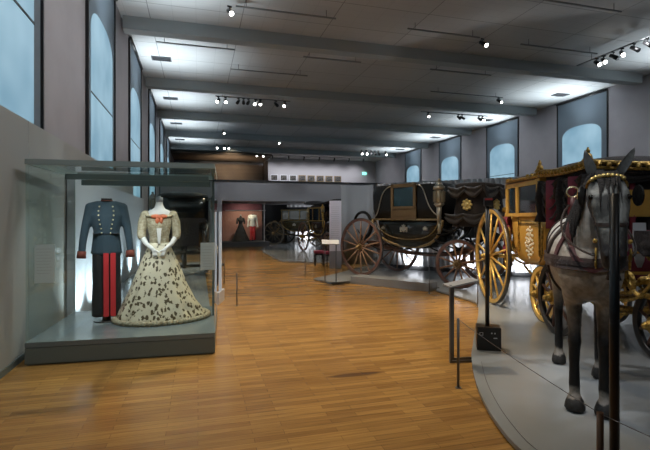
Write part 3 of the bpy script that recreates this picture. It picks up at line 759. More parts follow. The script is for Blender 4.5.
m = MB().cyl((3.40, 0, 1.84), (3.46, 0, 1.84), .095, n=20)
for k in range(8):
    a = k*PI/4; m.sph((3.455, math.cos(a)*.10, 1.84+math.sin(a)*.10), .035, 8)
m.obj('gold_star_badge', MATS['bright_gold'], hc)

# --- gold coupe coach
d = Vector((-.02, -1)).normalized()
gc = thing('gold_coach', 'gold lacquered coach with glazed door, painted crest and big gilded wheels', 'carriage', W(3.04+.75, 8.2, PZ), yaw_of(d.x, d.y))
chassis(gc, 1.50, .86, .42, 1.5, M_goldw, M_gold, 0, 14, M_goldw, M_goldw, M_gold, trf=1.0)
def gx(x): return .40+(x-.28)*1.29
GL = [(.80, gx(.50), gx(1.02), .40), (.84, gx(.40), gx(1.12), .50), (.97, gx(.33), gx(1.21), .55), (1.15, gx(.30), gx(1.24), .58), (1.40, gx(.28), gx(1.26), .60), (1.60, gx(.28), gx(1.27), .61)]
body_loft(gc, GL, M_goldp, 'lower_body', p=7)
body_loft(gc, [(1.60, gx(.30), gx(1.25), .60), (2.10, gx(.28), gx(1.27), .61)], mat('dark_cabin', (.02, .015, .012), .5), 'cabin', p=8)
m = MB(); X0, X1, XM, XF = gx(.27), gx(1.285), gx(.62), gx(.67)
for s in (-1, 1):
    for x0, x1 in ((X0, X0+.09), (XM-.02, XF), (X1-.13, X1)): m.bb((x0, s*.595, 1.60), (x1, s*.645, 2.12))
    m.bb((X0, s*.595, 2.05), (X1, s*.645, 2.13)); m.bb((X0, s*.600, 1.575), (X1, s*.655, 1.63))
for yy in (-.60, -.03, .54): m.bb((X1-.04, yy, 1.60), (X1, yy+.06, 2.12))
m.bb((X1-.04, -.6, 2.05), (X1+.01, .6, 2.13)); m.bb((X1-.04, -.6, 1.57), (X1+.01, .6, 1.63))
m.obj('window_frame', M_goldp, gc)
for s in (-1, 1):
    MB().bb((X0+.09, s*.60, 1.63), (XM-.02, s*.625, 2.05)).obj('quarter_glass', M_dglass, gc)
    MB().bb((XF, s*.60, 1.63), (X1-.13, s*.625, 2.05)).obj('door_glass', M_dglass, gc)
    m = MB()
    for x in (XM+.02, X1-.10): m.bb((x-.006, s*.59, .98), (x+.006, s*.618, 1.58))
    m.bb((XM+.02, s*.59, 1.46), (X1-.10, s*.620, 1.475)); xm = (X0+X1)/2
    m.tube(bez((X0+.05, s*.60, 1.4), (X0+.06, s*.58, .92), (xm-.4, s*.5, .84), (xm, s*.47, .82))+bez((xm, s*.47, .82), (xm+.4, s*.5, .84), (X1-.06, s*.58, .95), (X1-.02, s*.605, 1.4))[1:], .016, 6)
    m.bb((XF, s*.615, 1.50), (XF+.05, s*.66, 1.52))
    m.obj('door_moulding', M_gold, gc)
    m = MB()
    for q in range(40):
        a = q*2.4; r_ = .016*math.sqrt(q)*1.6; m.sph(((XF+X1)/2-.05+r_*math.cos(a)*.9, s*.602, 1.18+r_*math.sin(a)*1.6), (.020, .012, .022), 6)
    m.obj('painted_crest', mat('ivory_crest_paint', (.75, .72, .6), .4), gc)
MB().loft([section(2.12, X0-.05, X1+.05, .66, p=6), section(2.18, X0-.07, X1+.07, .68, p=6), section(2.22, X0+.1, X1-.1, .6), section(2.25, X0+.4, X1-.4, .4)]).obj('roof', mat('roof_brown', (.09, .06, .03), .5), gc)
m = MB().tube([p for p in section(2.16, X0-.07, X1+.07, .69, p=6)], .022, 6, True)
for k in range(36):
    pp = section(2.19, X0-.06, X1+.06, .68, 36, p=6)[k]; m.sph(pp, (.028, .028, .028), 6)
m.obj('roof_cornice', M_gold, gc)
# footmen's straps and tassels at the rear, driver seat in front
for s in (-1, 1):
    m = MB(); swag(m, (.42, s*.55, 1.70), (-.25, s*.50, 1.60), .30, .12, 10); m.tube([(.12, s*.53, 1.5), (.10, s*.53, 1.0)], .04)
    m.sph((.10, s*.53, 1.0), (.06, .06, .11), 8); m.tube([(.28, s*.55, 1.6), (.30, s*.55, 1.15)], .05)
    m.obj('footman_strap', M_burg, gc, label='burgundy footman strap with tassel')
for s in (-1, 1):
    m = MB(); scroll(m, (0, 1.45), .22, -PI*.3, PI*1.4, s*.45, .03); m.sph((-.15, s*.45, 1.70), .06, 8); m.obj('carved_ornament', M_gold, gc); m = MB()
    scroll(m, (.35, .80), .16, 0, PI*1.6, s*.58, .035); m.sph((.3, s*.55, .75), (.12, .05, .08), 8); m.obj('carved_ornament', M_gold, gc); m = MB(); scroll(m, (1.8, .92), .13, 0, -PI*1.6, s*.5, .035)
    m.obj('carved_ornament', M_gold, gc)
MB().box((0, 0, 1.05), (.5, .8, .07)).obj('footboard', M_gold, gc)
# --- canopied gala coach
cc = thing('canopy_coach', 'dark gala coach with gilded crown cornice and burgundy curtains behind the horse', 'carriage', W(3.83, 6.74, PZ), yaw_of(0, -1)); cc.scale = (.70, 1, .87)
chassis(cc, 1.94, .50, .40, 1.5, M_gold, M_gold, 0, 12, M_blackm, M_brownw, M_gold, x0=.79, trf=.5)
for ch in cc.children:
    ch.scale = (1/.70, 1, 1/.87); ch.location = (ch.location.x/.70, ch.location.y, ch.location.z/.87)
body_loft(cc, [(.85, .9, 1.8, .45), (.95, .75, 2.0, .6), (1.2, .70, 2.08, .68), (1.62, .70, 2.10, .70)], M_burg, 'lower_body', p=7)
m = MB()
m.bb((2.085, -.64, 1.80), (2.125, .64, 2.16)).bb((2.06, -.70, 1.02), (2.115, .70, 1.06)).bb((2.10, -.70, 1.92), (2.14, .70, 1.955)).bb((2.10, -.70, 2.04), (2.14, .70, 2.06))
m.obj('front_panel', M_goldp, cc)
for (x, y) in ((.74, -.66), (1.4, -.68), (2.06, -.66), (.74, .66), (1.4, .68), (2.06, .66), (2.08, -.22), (2.08, .22)):
    MB().cyl((x, y, 1.55), (x, y, 2.42), .035, n=8).sph((x, y, 1.8), .05, 8).obj('canopy_post', M_burg if abs(y) < .3 or x == 1.4 else M_drape, cc)
MB().bb((2.04, -.60, 1.78), (2.06, .60, 2.34)).bb((.78, -.60, 1.62), (.80, .60, 2.34)).bb((.80, -.02, 1.62), (2.04, .02, 2.36)).obj('inner_panel', mat('dark_silk', (.02, .016, .016), .7), cc)
rf_ = MB().loft([section(2.36, .58, 2.20, .78, p=8), section(2.50, .56, 2.22, .80, p=8), section(2.60, .75, 2.05, .62, p=6), section(2.66, 1.1, 1.7, .3)])
rf = rf_.obj('canopy_roof', M_drape, cc)
m = MB()
for s in (-1, 1):
    # cornice sides curved upward to the corners
    for (x0, x1) in ((.56, 2.22),):
        pts = [(x0+(x1-x0)*k/14, s*.80, 2.50+.035*abs(2*k/14-1)**2) for k in range(15)]
        m.tube(pts, .032, 6); m.tube([(p[0], p[1]*1.02, p[2]-.07) for p in pts], .022, 6)
        for p in pts: m.sph((p[0], p[1]*1.04, p[2]-.03), .035, 6)
for xx in (.56, 2.22):
    pts = [(xx, -.80+1.6*k/14, 2.50+.035*abs(2*k/14-1)**2) for k in range(15)]
    m.tube(pts, .032, 6); m.tube([(p[0]+.01, p[1], p[2]-.07) for p in pts], .022, 6)
    for p in pts: m.sph((p[0]+(.03 if xx > 1 else -.03), p[1], p[2]-.03), .035, 6)
m.obj('crown_cornice', M_gold, rf)
for (x, y) in ((.56, -.8), (2.22, -.8), (2.22, .8), (.56, .8)):
    MB().cyl((x, y, 2.53), (x, y, 2.58), .08, .05).sph((x, y, 2.60), (.06, .05, .045), 8).cyl((x, y, 2.61), (x, y, 2.72), .03, .01, 8).sph((x-.06, y, 2.58), .03, 6).sph((x+.06, y, 2.58), .03, 6).sph((x, y, 2.67), .028, 6).obj('finial', M_gold, rf)
m = MB()
for s in (-1, 1):
    for (x0, x1) in ((.62, 1.4), (1.4, 2.18)):
        a_, b_ = ((x0, s*.79, 2.38), (x1, s*.79, 2.38)); 
        if s < 0: a_, b_ = b_, a_
        swag(m, a_, b_, .16, .16, 12); swag(m, a_, b_, .30, .06, 12, .03)
    for x in (.62, 1.4, 2.18): m.tube([(x, s*.80, 2.36), (x+.02, s*.82, 2.1), (x, s*.80, 1.85), (x, s*.81, 1.72)], [.05, .075, .06, .09], 8)
swag(m, (2.2, -.78, 2.38), (2.2, 0, 2.38), .06, .08, 10); swag(m, (2.2, 0, 2.38), (2.2, .78, 2.38), .06, .08, 10)
m.obj('draped_valance', M_drape, rf)
for s in (-1, 1):
    MB().bb((.66, s*.67, 1.62), (2.14, s*.70, 2.40)).obj('lining_panel', M_drape, cc)
    for xc in (1.01, 1.79):
        m = MB(); m.loft([[Vector((xc-w_, s*.74, z_)), Vector((xc, s*(.74+.13), z_)), Vector((xc+w_, s*.74, z_)), Vector((xc, s*.70, z_))] for z_, w_ in ((2.36, .28), (2.1, .26), (1.95, .20), (1.86, .12), (1.74, .15), (1.62, .18))]); m.obj('side_curtain', M_burg, cc)
for s in (-1, 1):
    for xc in (1.01, 1.79):
        m = MB()
        for q in range(3): m.tube(bez((xc-.34, s*.80, 2.30-.14*q), (xc-.2, s*.84, 2.0-.16*q), (xc+.2, s*.84, 2.0-.16*q), (xc+.34, s*.80, 2.30-.14*q)), .014, 6)
        m.obj('silver_fringe', M_fringe, cc)
m = MB().box((2.95, 0, 1.55), (.5, 1.0, .15)); m.box((2.95, 0, 1.25), (.4, .5, .5))
for s in (-1, 1): swag(m, (2.7, s*.5, 1.6), (3.2, s*.5, 1.6), .08, .2, 8)
m.obj('driver_seat', M_drape, cc)
for s in (-1, 1):
    m = MB()
    scroll(m, (2.3, 1.15), .20, -PI*.2, PI*1.5, s*.50, .04); scroll(m, (2.4, .92), .16, PI, -PI*.6, s*.42, .04); m.sph((2.35, s*.5, .95), (.1, .07, .10), 8); m.sph((2.3, s*.58, 1.25), (.14, .06, .07), 8)
    m.tube(bez((2.2, s*.62, 1.1), (2.4, s*.5, .85), (2.5, s*.3, .9), (2.45, s*.12, 1.1)), .04); m.sph((2.45, s*.25, .98), (.08, .1, .06), 8)
    m.obj('carved_ornament', M_gold, cc)
tag(MB().tube([(8.45, 5.3, 1.55), (8.45, 5.28, 1.2), (8.42, 5.3, 1.02), (8.36, 5.3, 1.25), (8.33, 5.3, 1.5)], .001, 4).obj('x', M_white), 'x', 'x') if False else None
m = MB(); m.loft([[Vector((2.36, -.28-w_, z_)), Vector((2.36, -.28+w_, z_)), Vector((2.38, -.28+w_, z_)), Vector((2.38, -.28-w_, z_))] for z_, w_ in ((1.72, .07), (1.45, .08), (1.22, .05), (1.14, .02))], smooth=False)
m.obj('white_apron', M_white, cc)

# --- plain dark coaches (behind the vitrine, deep in the hall)
def small_coach(name, label, loc, rz, s=1., body=M_blacklac, trim=M_brass, wheelm=M_brownw, glass=M_dglass, roofm=M_leather, boxseat=True, roofz=0):
    t = thing(name, label, 'carriage', loc, rz); t.scale = (s, s, s)
    chassis(t, 2.7, .68, .48, 1.35, wheelm, trim, 0, 12, wheelm, wheelm, trim)
    body_loft(t, [(.75, .95, 1.6, .3), (.85, .65, 1.9, .48), (1.05, .45, 2.1, .54), (1.3, .40, 2.15, .57), (1.42, .42, 2.12, .57)], body, 'lower_body')
    body_loft(t, [(1.42, .44, 2.10, .55), (2.02, .40, 2.14, .57)], body, 'cabin', p=7)
    MB().loft([section(2.02, .36, 2.18, .60), section(2.10, .36, 2.18, .60), section(2.17, .6, 1.95, .4)]).obj('roof', roofm, t)
    if roofz:
        m = MB(); rings = []
        for k in range(9):
            x = -.1+k/8*2.7; rings.append([Vector((x, .62*math.cos(a_*PI/9), 2.14+.14*math.sin(a_*PI/9)+.09*abs((x-1.25)/1.35)**2)) for a_ in range(10)])
        m.loft(rings); m.obj('curved_canopy', M_drape, t)
    for q in (-1, 1):
        m = MB()
        m.box((1.27, q*.575, 1.43), (1.75, .03, .04)); m.box((1.27, q*.585, 2.0), (1.75, .03, .05))
        for x in (.46, .92, 1.62, 2.08): m.box((x, q*.58, 1.72), (.05, .03, .58))
        m.tube(bez((.42, q*.57, 1.42), (.45, q*.56, .9), (.9, q*.46, .80), (1.27, q*.44, .79))+bez((1.27, q*.44, .79), (1.7, q*.46, .8), (2.1, q*.56, .9), (2.14, q*.57, 1.42))[1:], .025, 6)
        m.obj('gilt_moulding', trim, t)
        MB().box((1.27, q*.578, 1.72), (.62, .012, .5)).box((.69, q*.570, 1.72), (.38, .012, .5)).box((1.85, q*.570, 1.72), (.38, .012, .5)).obj('window_glass', glass, t)
        m = MB(); crest(m, 1.27, q*.58, 1.16, .11, q); m.obj('door_crest', M_silver, t)
        lamp(t, 2.2, q*.68, 1.75, .8, trim)
    if boxseat:
        m = MB().box((2.65, 0, 1.5), (.45, .85, .10)).box((2.62, 0, 1.2), (.34, .6, .55)); swag(m, (2.42, -.44, 1.52), (2.9, -.44, 1.52), .06, .2, 8); swag(m, (2.9, .44, 1.52), (2.42, .44, 1.52), .06, .2, 8)
        m.obj('driver_seat', M_drape, t)
        MB().box((-.15, 0, 1.0), (.35, .8, .06)).tube([(-.3, -.35, 1.0), (-.4, -.35, 1.35), (-.4, .35, 1.35), (-.3, .35, 1.0)], .02).obj('footboard', M_drape, t)
    return t
small_coach('dark_coach', 'dark closed coach standing behind the glass vitrine against the lit wall', (-.45, 13.2, PZ), -PI/2+.06, trim=mat('pewter_trim', (.16, .16, .15), .35, metal=.7), wheelm=mat('black_wheel', (.02, .02, .022), .35))
ca = W(-.98, 25.0); cb_ = W(-.05, 24.9)
small_coach('gilt_coach', 'small distant coach with dark gilt-edged bowl body under the gallery', (4.65, 26.3, PZ), -.70, body=mat('dark_olive_lacquer', (.03, .026, .012), .2, coat=.5), trim=M_brass, wheelm=mat('dull_brown_wheel', (.06, .05, .035), .5), glass=mat('pale_glass', (.16, .16, .15), .2))
small_coach('dark_gala_coach', 'distant brown and gold coach partly behind the white text panel', W(-.42, 21.6, PZ), yaw_of(.42, -.90), roofz=1, body=mat('brown_black_lacquer', (.02, .012, .01), .25), trim=M_gold, wheelm=M_brownw)
# lit curtain strip behind the distant coaches
curtain('lit_curtain', 'bright narrow white curtain strip behind the small distant coach', [(5.9, 30.5), (8.6, 30.2)], 0, [2.5, 2.5], .04, .3)

# lit platform and wall screen behind the vitrine
tag(MB().bb((-1.75, 7.9, 0), (.20, 16.4, PZ)).obj('display_platform', M_grey, bevel=.004), 'low grey platform behind the glass vitrine along the wall', 'platform')
sm(MB().bb((-1.88, 7.5, 0), (-1.78, 16.4, 2.25)).obj('wall_left_screen', mat('pale_screen', (.45, .47, .52), .6)))
# white upright strip right of the vitrine
t = thing('white_upright', 'narrow tall white upright strip on a small base right of the vitrine', 'upright', W(-1.99, 8.55), -.25)
MB().bb((-.03, -.25, .0), (.03, .25, .22)).obj('base_block', M_white, t)
MB().bb((-.022, -.03, .22), (.022, .03, 1.72)).obj('upright_strip', emis('emissive_white_strip', (.62, .66, .70), .25), t)  # strip is no lamp; its brightness is put in as emission

# ------------------------------------------------------------------ glass vitrine
A, B = Vector((-1.80, 5.55)), Vector((.19, 5.44)); vx = (B-A).normalized(); vr = math.atan2(vx.y, vx.x)
vt = thing('glass_vitrine', 'large free-standing glass vitrine on a grey-green base holding the two costumes', 'vitrine', (A.x, A.y, 0), vr)
VW, VD, VH = (B-A).length, 1.66, 2.24
MB().bb((0, 0, .02), (VW, VD, .19)).bb((.02, .02, 0), (VW-.02, VD-.02, .02)).obj('base', M_case, vt)
MB().bb((0, 0, .196), (VW, VD, .25)).obj('deck', mat('case_deck', (.14, .175, .185), .22), vt)
g = .008
for nm, a, b in (('front_glass', (.005, .004, .25), (VW-.005, .004+g, VH-.06)), ('rear_glass', (.005, VD-.012, .25), (VW-.005, VD-.004, VH-.06)), ('side_glass', (.004, .014, .25), (.004+g, VD-.014, VH-.06)), ('side_glass', (VW-.012, .014, .25), (VW-.004, VD-.014, VH-.06))):
    MB().bb(a, b).obj(nm, M_glass, vt)
m = MB(); H0, H1 = VH-.06, VH
m.bb((0, 0, H0), (VW, .05, H1)).bb((0, VD-.05, H0), (VW, VD, H1)).bb((0, .05, H0), (.05, VD-.05, H1)).bb((VW-.05, .05, H0), (VW, VD-.05, H1)).obj('top_frame', M_casel, vt)
MB().bb((.05, .05, VH-.02), (VW-.05, VD-.05, VH-.012)).obj('top_glass', M_glass, vt)
m = MB(); m.bb((.10, .95, 2.10), (VW-.10, 1.0, 2.17)).bb((.1, 1.62, 2.07), (VW-.1, 1.68, 2.16)).obj('light_bar', M_case, vt)
m = MB(); m.bb((VW-.06, VD-.05, .25), (VW-.03, VD-.02, H0)).bb((VW-.055, .98, .25), (VW-.03, 1.005, 2.1)); m.obj('post', M_case, vt)
m = MB(); m.bb((.0, VD-.012, .25), (.012, VD, H0)); m.obj('corner_edge', mat('polished_glass_edge', (.55, .62, .62), .2), vt)
for x0, x1, z0, z1 in ((.09, .29, .89, 1.31), (1.83, 2.0, .99, 1.31)):
    t = thing('text_card', 'grey-white text card inside the vitrine, on the %s' % ('end towards the grey wall' if x0 < 1 else 'end towards the open floor'), 'text card', Vector((A.x, A.y, 0)) + Vector((vx.x*x0-vx.y*.016, vx.y*x0+vx.x*.016, z0)), vr, 'vitrine text cards')
    MB().bb((0, 0, 0), (x1-x0, .004, z1-z0)).obj('card', mat('pale_blue_card', (.82, .88, .92), .5), t)
    m = MB()
    for k in range(9): m.bb((.02, -.001, (z1-z0)-.05-.033*k), (x1-x0-.03-.01*(k % 3), 0, (z1-z0)-.048-.033*k))
    m.obj('printed_text', M_print, t)

# ------------------------------------------------------------------ costumes
def organic(name, chains, m, parent, voxel=.012, smooth=4, post=None):
    b = MB()
    for c in chains: b.chain(c)
    o = b.obj(name, m, parent)
    r = o.modifiers.new('union', 'REMESH'); r.mode = 'VOXEL'; r.voxel_size = voxel; r.use_smooth_shade = True
    s = o.modifiers.new('soft', 'SMOOTH'); s.iterations = smooth; s.factor = .6
    dg = bpy.context.evaluated_depsgraph_get()
    me = bpy.data.meshes.new_from_object(o.evaluated_get(dg)); o.modifiers.clear(); o.data = me
    if not me.materials: me.materials.append(m)
    for p in me.polygons: p.use_smooth = True
    if post: post(me)
    return o

def uniform(par_loc, rz, label, s=1., jacket=M_navy, trous=M_blackc, stripe=M_red, cuff=M_cuff, buttons=True, group=None, voxel=.012, stripes=True):
    t = thing('uniform_display', label, 'uniform', par_loc, rz); t.scale = (s, s, s)
    MB().cyl((0, 0, 0), (0, 0, .012), .15, n=24).obj('stand_plate', M_blackm, t)
    MB().cyl((0, 0, .012), (0, 0, .3), .05, .045, n=12).obj('stand_pole', M_blackm, t)
    # local front is -Y
    jk = [[((0, 0, .86), (.185, .125, .05)), ((0, 0, 1.02), (.165, .115, .08)), ((0, -.01, 1.14), (.155, .11, .08)), ((0, -.01, 1.32), (.19, .125, .09)), ((0, 0, 1.44), (.165, .10, .06)), ((0, 0, 1.50), (.07, .065, .03))]]
    for q in (-1, 1):
        jk.append([((q*.10, 0, 1.465), (.065, .065, .05)), ((q*.185, 0, 1.43), .062), ((q*.235, .0, 1.20), (.052, .058, .055)), ((q*.262, -.03, 1.03), .046), ((q*.275, -.06, .86), .043)])
    organic('jacket', jk, jacket, t, voxel)
    for q in (-1, 1):
        MB().cyl((q*.273, -.055, .885), (q*.278, -.067, .80), .050, .053, n=16).obj('cuff', cuff, t)
    MB().cyl((0, 0, 1.49), (0, 0, 1.545), .068, .062, n=20).obj('collar', M_blackc, t)
    MB().cyl((0, 0, 1.512), (0, 0, 1.524), .070, .068, n=20).obj('collar_band', cuff, t)
    tr = [[((0, 0, .92), (.15, .10, .06)), ((0, 0, .80), (.145, .105, .06))]]
    for q in (-1, 1):
        tr.append([((q*.078, 0, .85), (.088, .10, .06)), ((q*.078, 0, .50), (.088, .09, .06)), ((q*.085, 0, .14), (.088, .085, .03)), ((q*.085, 0, .07), (.088, .085, .02))])
    organic('trousers', tr, trous, t, voxel)
    if stripes:
        for x0 in (.0, .078):
            m = MB(); rings = []
            for z, yy in ((.86, -.118), (.7, -.110), (.5, -.100), (.3, -.094), (.14, -.090), (.065, -.092)):
                xs = x0 + (.0)
                rings.append([Vector((xs-.030, yy-.004, z)), Vector((xs+.030, yy-.004, z)), Vector((xs+.030, yy+.05, z)), Vector((xs-.030, yy+.05, z))])
            m.loft(rings, smooth=False); m.obj('stripe', stripe, t)
    if buttons:
        m = MB()
        for z, w in ((1.44, .075), (1.385, .085), (1.33, .085), (1.275, .078), (1.22, .068), (1.165, .058), (1.11, .05)):
            for q in (-1, 1): m.sph((q*w, -.128 if z > 1.2 else -.118, z), (.010, .012, .010), 6)
        m.obj('buttons', mat('pale_gilt_button', (.8, .68, .4), .3, metal=.5), t)
        m = MB().bb((-.155, -.122, 1.10), (.155, -.07, 1.105)); m.obj('waist_seam', M_blackc, t)
    return t
uniform((-1.16, 6.5, .25), .12, 'blue-grey military jacket over black trousers with broad double red stripe, in the vitrine', 1.04)

def gown(loc, rz, label, s=1., skirt=M_floral, bodice=M_cream, skin=M_skin, bow=True, arms=True, train=1.):
    t = thing('gown_display', label, 'gown', loc, rz); t.scale = (s, s, s)
    n = 72; rings = []
    for z, r, sq in ((.0, .50, 1), (.02, .515, 1), (.08, .49, 1), (.25, .415, 1), (.45, .335, 1), (.65, .262, 1), (.82, .195, 1), (.93, .145, 1), (.99, .125, 1)):
        ring = []
        for k in range(n):
            a = 2*PI*k/n; f = 1+.045*math.sin(a*11+z*2)*(1-z)+.025*math.sin(a*19+1.3)*(1-z)
            rx, ry = r*f, r*f*.82
            tr_ = max(0, 1-z*2.1)**2*train
            x, y = math.cos(a)*rx, math.sin(a)*ry
            if x > 0: x *= 1+.16*tr_
            if y > 0: y *= 1+.45*tr_
            ring.append(Vector((x, y, z)))
        rings.append(ring)
    MB().loft(rings).obj('skirt', skirt, t)
    m = MB()
    for k in range(60):
        a = 2*PI*k/60; f = .53; x, y = math.cos(a)*f, math.sin(a)*f*.83
        if x > 0: x *= 1.16
        if y > 0: y *= 1+.43*train
        m.sph((x, y, .03), (.04, .035, .035), 6)
    m.obj('hem_frill', bodice, t)
    bd = [[((0, 0, .97), (.125, .10, .04)), ((0, -.005, 1.08), (.125, .10, .05)), ((0, -.015, 1.22), (.155, .12, .06)), ((0, -.01, 1.33), (.17, .105, .04))]]
    organic('bodice', bd, bodice, t)
    organic('bust', [[((0, 0, 1.30), (.15, .09, .05)), ((0, 0, 1.385), (.155, .075, .04)), ((0, 0, 1.42), (.08, .06, .03)), ((0, 0, 1.47), .048), ((0, 0, 1.53), .045)]], skin, t)
    MB().cyl((0, 0, 1.52), (0, 0, 1.58), .046, .044, n=16).cyl((0, 0, 1.58), (0, 0, 1.60), .02, n=8).obj('neck_cap', mat('grey_cap', (.3, .32, .34), .4), t)
    for q in (-1, 1):
        organic('sleeve', [[((q*.165, 0, 1.35), (.065, .065, .06)), ((q*.20, 0, 1.25), (.062, .062, .06)), ((q*.215, -.02, 1.12), (.056, .056, .05)), ((q*.21, -.05, 1.06), (.052, .052, .03))]], bodice, t)
        if arms:
            hand = Vector((q*.045, -.175, .90))
            ch = [[((q*.215, -.04, 1.08), .036), ((q*.15, -.12, .98), .031), ((q*.085, -.165, .925), .024)],
                  [((q*.085, -.165, .925), (.026, .018, .024)), ((q*.05, -.18, .885), (.024, .016, .03))]]
            for f in range(4):
                bx = q*(.035+.013*f); ch.append([((bx, -.182, .875), .0105), ((bx-q*.008, -.190, .848), .0095), ((bx-q*.012, -.184, .822+.004*abs(f-1.5)), .008)])
            ch.append([((q*.045, -.185, .905), .011), ((q*.015, -.20, .89), .010), ((q*.0, -.203, .872), .0085)])
            organic('gloved_arm', ch, skin, t, .006, 3)
    if bow:
        m = MB()
        for q in (-1, 1): m.sph((q*.045, -.118, 1.33), (.055, .02, .028), 10); m.sph((q*.025, -.13, 1.28), (.025, .015, .04), 10)
        m.sph((0, -.135, 1.32), (.02, .015, .022), 8).obj('coral_bow', M_coral, t)
        m = MB()
        for k in range(15):
            a = PI*k/14; m.sph((.165*math.cos(a), -.112*math.sin(a)**.7-.0, 1.365-.045*math.sin(a)), (.024, .02, .02), 6)
        m.obj('neckline_ruffle', bodice, t)
        MB().prism([(-.03, 1.18), (.03, 1.18), (.012, .98), (-.012, .98)], -.135, -.10, 'y').obj('front_ribbon', M_skin, t)
    return t
gown((-.50, 6.42, .25), .06, 'cream silk gown with dark leaf pattern, coral bow and long white gloves', 1.03)

# distant costume case
e = thing('costume_case', 'distant recessed case with pinkish back panel holding two costumes', 'vitrine', (1.35, 25.2, 0))
MB().bb((-.1, -.25, .0), (2.45, 1.6, .28)).obj('base', M_dark, e)
MB().bb((0, 1.45, .28), (2.3, 1.5, 2.45)).obj('back_panel', M_pink, e)
MB().bb((0, 1.40, 2.02), (2.3, 1.45, 2.45)).obj('plum_band', M_plum, e)
MB().bb((.1, .0, 2.0), (2.3, .05, 2.04)).bb((2.2, .0, .28), (2.25, .05, 2.42)).bb((1.3, 0, 2.4), (2.3, .05, 2.45)).obj('case_frame', mat('pale_frame', (.45, .42, .42), .4), e)
MB().bb((0, -.02, .28), (2.2, -.012, 2.42)).obj('front_glass', M_glass, e)
gown((2.32, 25.75, .28), 0, 'small distant black dress in the pinkish case', .95, M_blackc, M_blackc, M_blackc, False, False, .3)
uniform((3.0, 25.85, .28), 0, 'small distant white jacket over red trousers in the pinkish case', 1.0, mat('ivory_wool', (.55, .56, .55), .8), M_red, M_red, mat('ivory_cuff', (.5, .5, .5), .8), False, voxel=.015, stripes=False)

# ------------------------------------------------------------------ horse
fwd = Vector((-.423, -.906)); hz = yaw_of(*fwd)
ho = thing('harnessed_horse', 'x', 'horse', W(2.11, 3.585, PZ), hz)
ho['label'] = 'dapple grey carriage horse with black legs, gilt browband and brown harness'
def E(x, y, z): return (x, y, z)
bodych = [
 # trunk: rump -> barrel -> chest
 [((-1.22, 0, 1.28), (.20, .24, .24)), ((-1.02, 0, 1.30), (.26, .29, .28)), ((-.70, 0, 1.22), (.28, .30, .31)), ((-.40, 0, 1.17), (.28, .29, .33)), ((-.12, 0, 1.18), (.24, .26, .32)), ((.02, 0, 1.13), (.17, .225, .24))],
 # croup / withers line
 [((-1.05, 0, 1.46), (.2, .16, .12)), ((-.7, 0, 1.43), (.2, .12, .10)), ((-.28, 0, 1.50), (.18, .09, .12)), ((-.08, 0, 1.48), (.14, .12, .16))],
 # neck
 [((-.10, 0, 1.30), (.22, .19, .26)), ((.0, .02, 1.48), (.20, .150, .20)), ((.08, .045, 1.66), (.16, .115, .15)), ((.15, .07, 1.80), (.11, .09, .10))],
 # head: poll -> forehead -> nasal -> muzzle
 [((.17, .08, 1.82), (.09, .098, .08)), ((.25, .085, 1.77), (.095, .128, .095)), ((.31, .09, 1.68), (.095, .138, .095)), ((.36, .095, 1.56), (.085, .110, .09)), ((.41, .10, 1.42), (.072, .084, .08)), ((.45, .10, 1.30), (.072, .084, .07)), ((.455, .10, 1.23), (.060, .076, .055))],
 # jowl
 [((.20, .085, 1.66), (.10, .105, .10)), ((.28, .09, 1.55), (.08, .080, .09)), ((.37, .10, 1.36), (.058, .062, .07)), ((.40, .10, 1.21), (.042, .055, .035))],
 # breast muscles
 [((.03, .11, 1.12), (.11, .12, .16)), ((.01, .10, .98), (.10, .10, .12))], [((.03, -.11, 1.12), (.11, .12, .16)), ((.01, -.10, .98), (.10, .10, .12))],
 # cheek and eye ridges
 [((.28, .195, 1.73), (.05, .03, .035)), ((.32, .195, 1.73), (.035, .022, .022))], [((.28, -.02, 1.73), (.05, .03, .035)), ((.32, -.02, 1.73), (.035, .022, .022))],
 [((.495, .148, 1.29), (.026, .024, .03)), ((.49, .143, 1.27), .022)], [((.495, .052, 1.29), (.026, .024, .03)), ((.49, .057, 1.27), .022)],
]
def foreleg(x, y):
    return [[((x-.06, y*1.25, 1.12), (.13, .085, .17)), ((x-.05, y*1.15, .94), (.10, .075, .10)), ((x-.01, y, .78), (.068, .058, .08)), ((x+.0, y, .62), (.052, .048, .06)), ((x+.015, y, .555), (.055, .052, .055)), ((x, y, .49), (.046, .046, .05)), ((x-.01, y, .34), (.039, .040, .05)), ((x-.005, y, .225), (.042, .044, .04)), ((x-.005, y, .19), (.044, .045, .035)), ((x+.02, y, .125), (.037, .042, .03)), ((x+.035, y, .085), (.060, .066, .03))],
            [((x+.04, y, .07), (.070, .074, .02)), ((x+.05, y, .02), (.082, .082, .02))]]
def hindleg(x, y):
    return [[((x+.22, y*.75, 1.22), (.20, .12, .22)), ((x+.20, y*.95, 1.02), (.17, .10, .15)), ((x+.17, y, .86), (.11, .075, .10)), ((x+.04, y, .70), (.070, .052, .07)), ((x-.055, y, .585), (.055, .045, .055)), ((x-.045, y, .50), (.046, .042, .05)), ((x-.02, y, .34), (.042, .042, .05)), ((x-.015, y, .21), (.044, .044, .04)), ((x+.01, y, .14), (.037, .042, .03)), ((x+.025, y, .09), (.060, .062, .03))],
            [((x-.075, y, .66), (.03, .028, .04)), ((x-.09, y, .60), (.03, .03, .04))],
            [((x+.03, y, .07), (.066, .07, .02)), ((x+.04, y, .02), (.076, .076, .02))]]
for lg in (foreleg(-.04, -.105), foreleg(-.01, .10), hindleg(-1.30, -.165), hindleg(-.96, .17)): bodych += lg
def flatfeet(me):
    for v in me.vertices:
        if v.co.z < 0: v.co.z = 0
horse = organic('body', bodych, M_horse, ho, .014, 5, flatfeet)
bm = bmesh.new(); bm.from_mesh(horse.data); BV = BVHTree.FromBMesh(bm); bm.free()
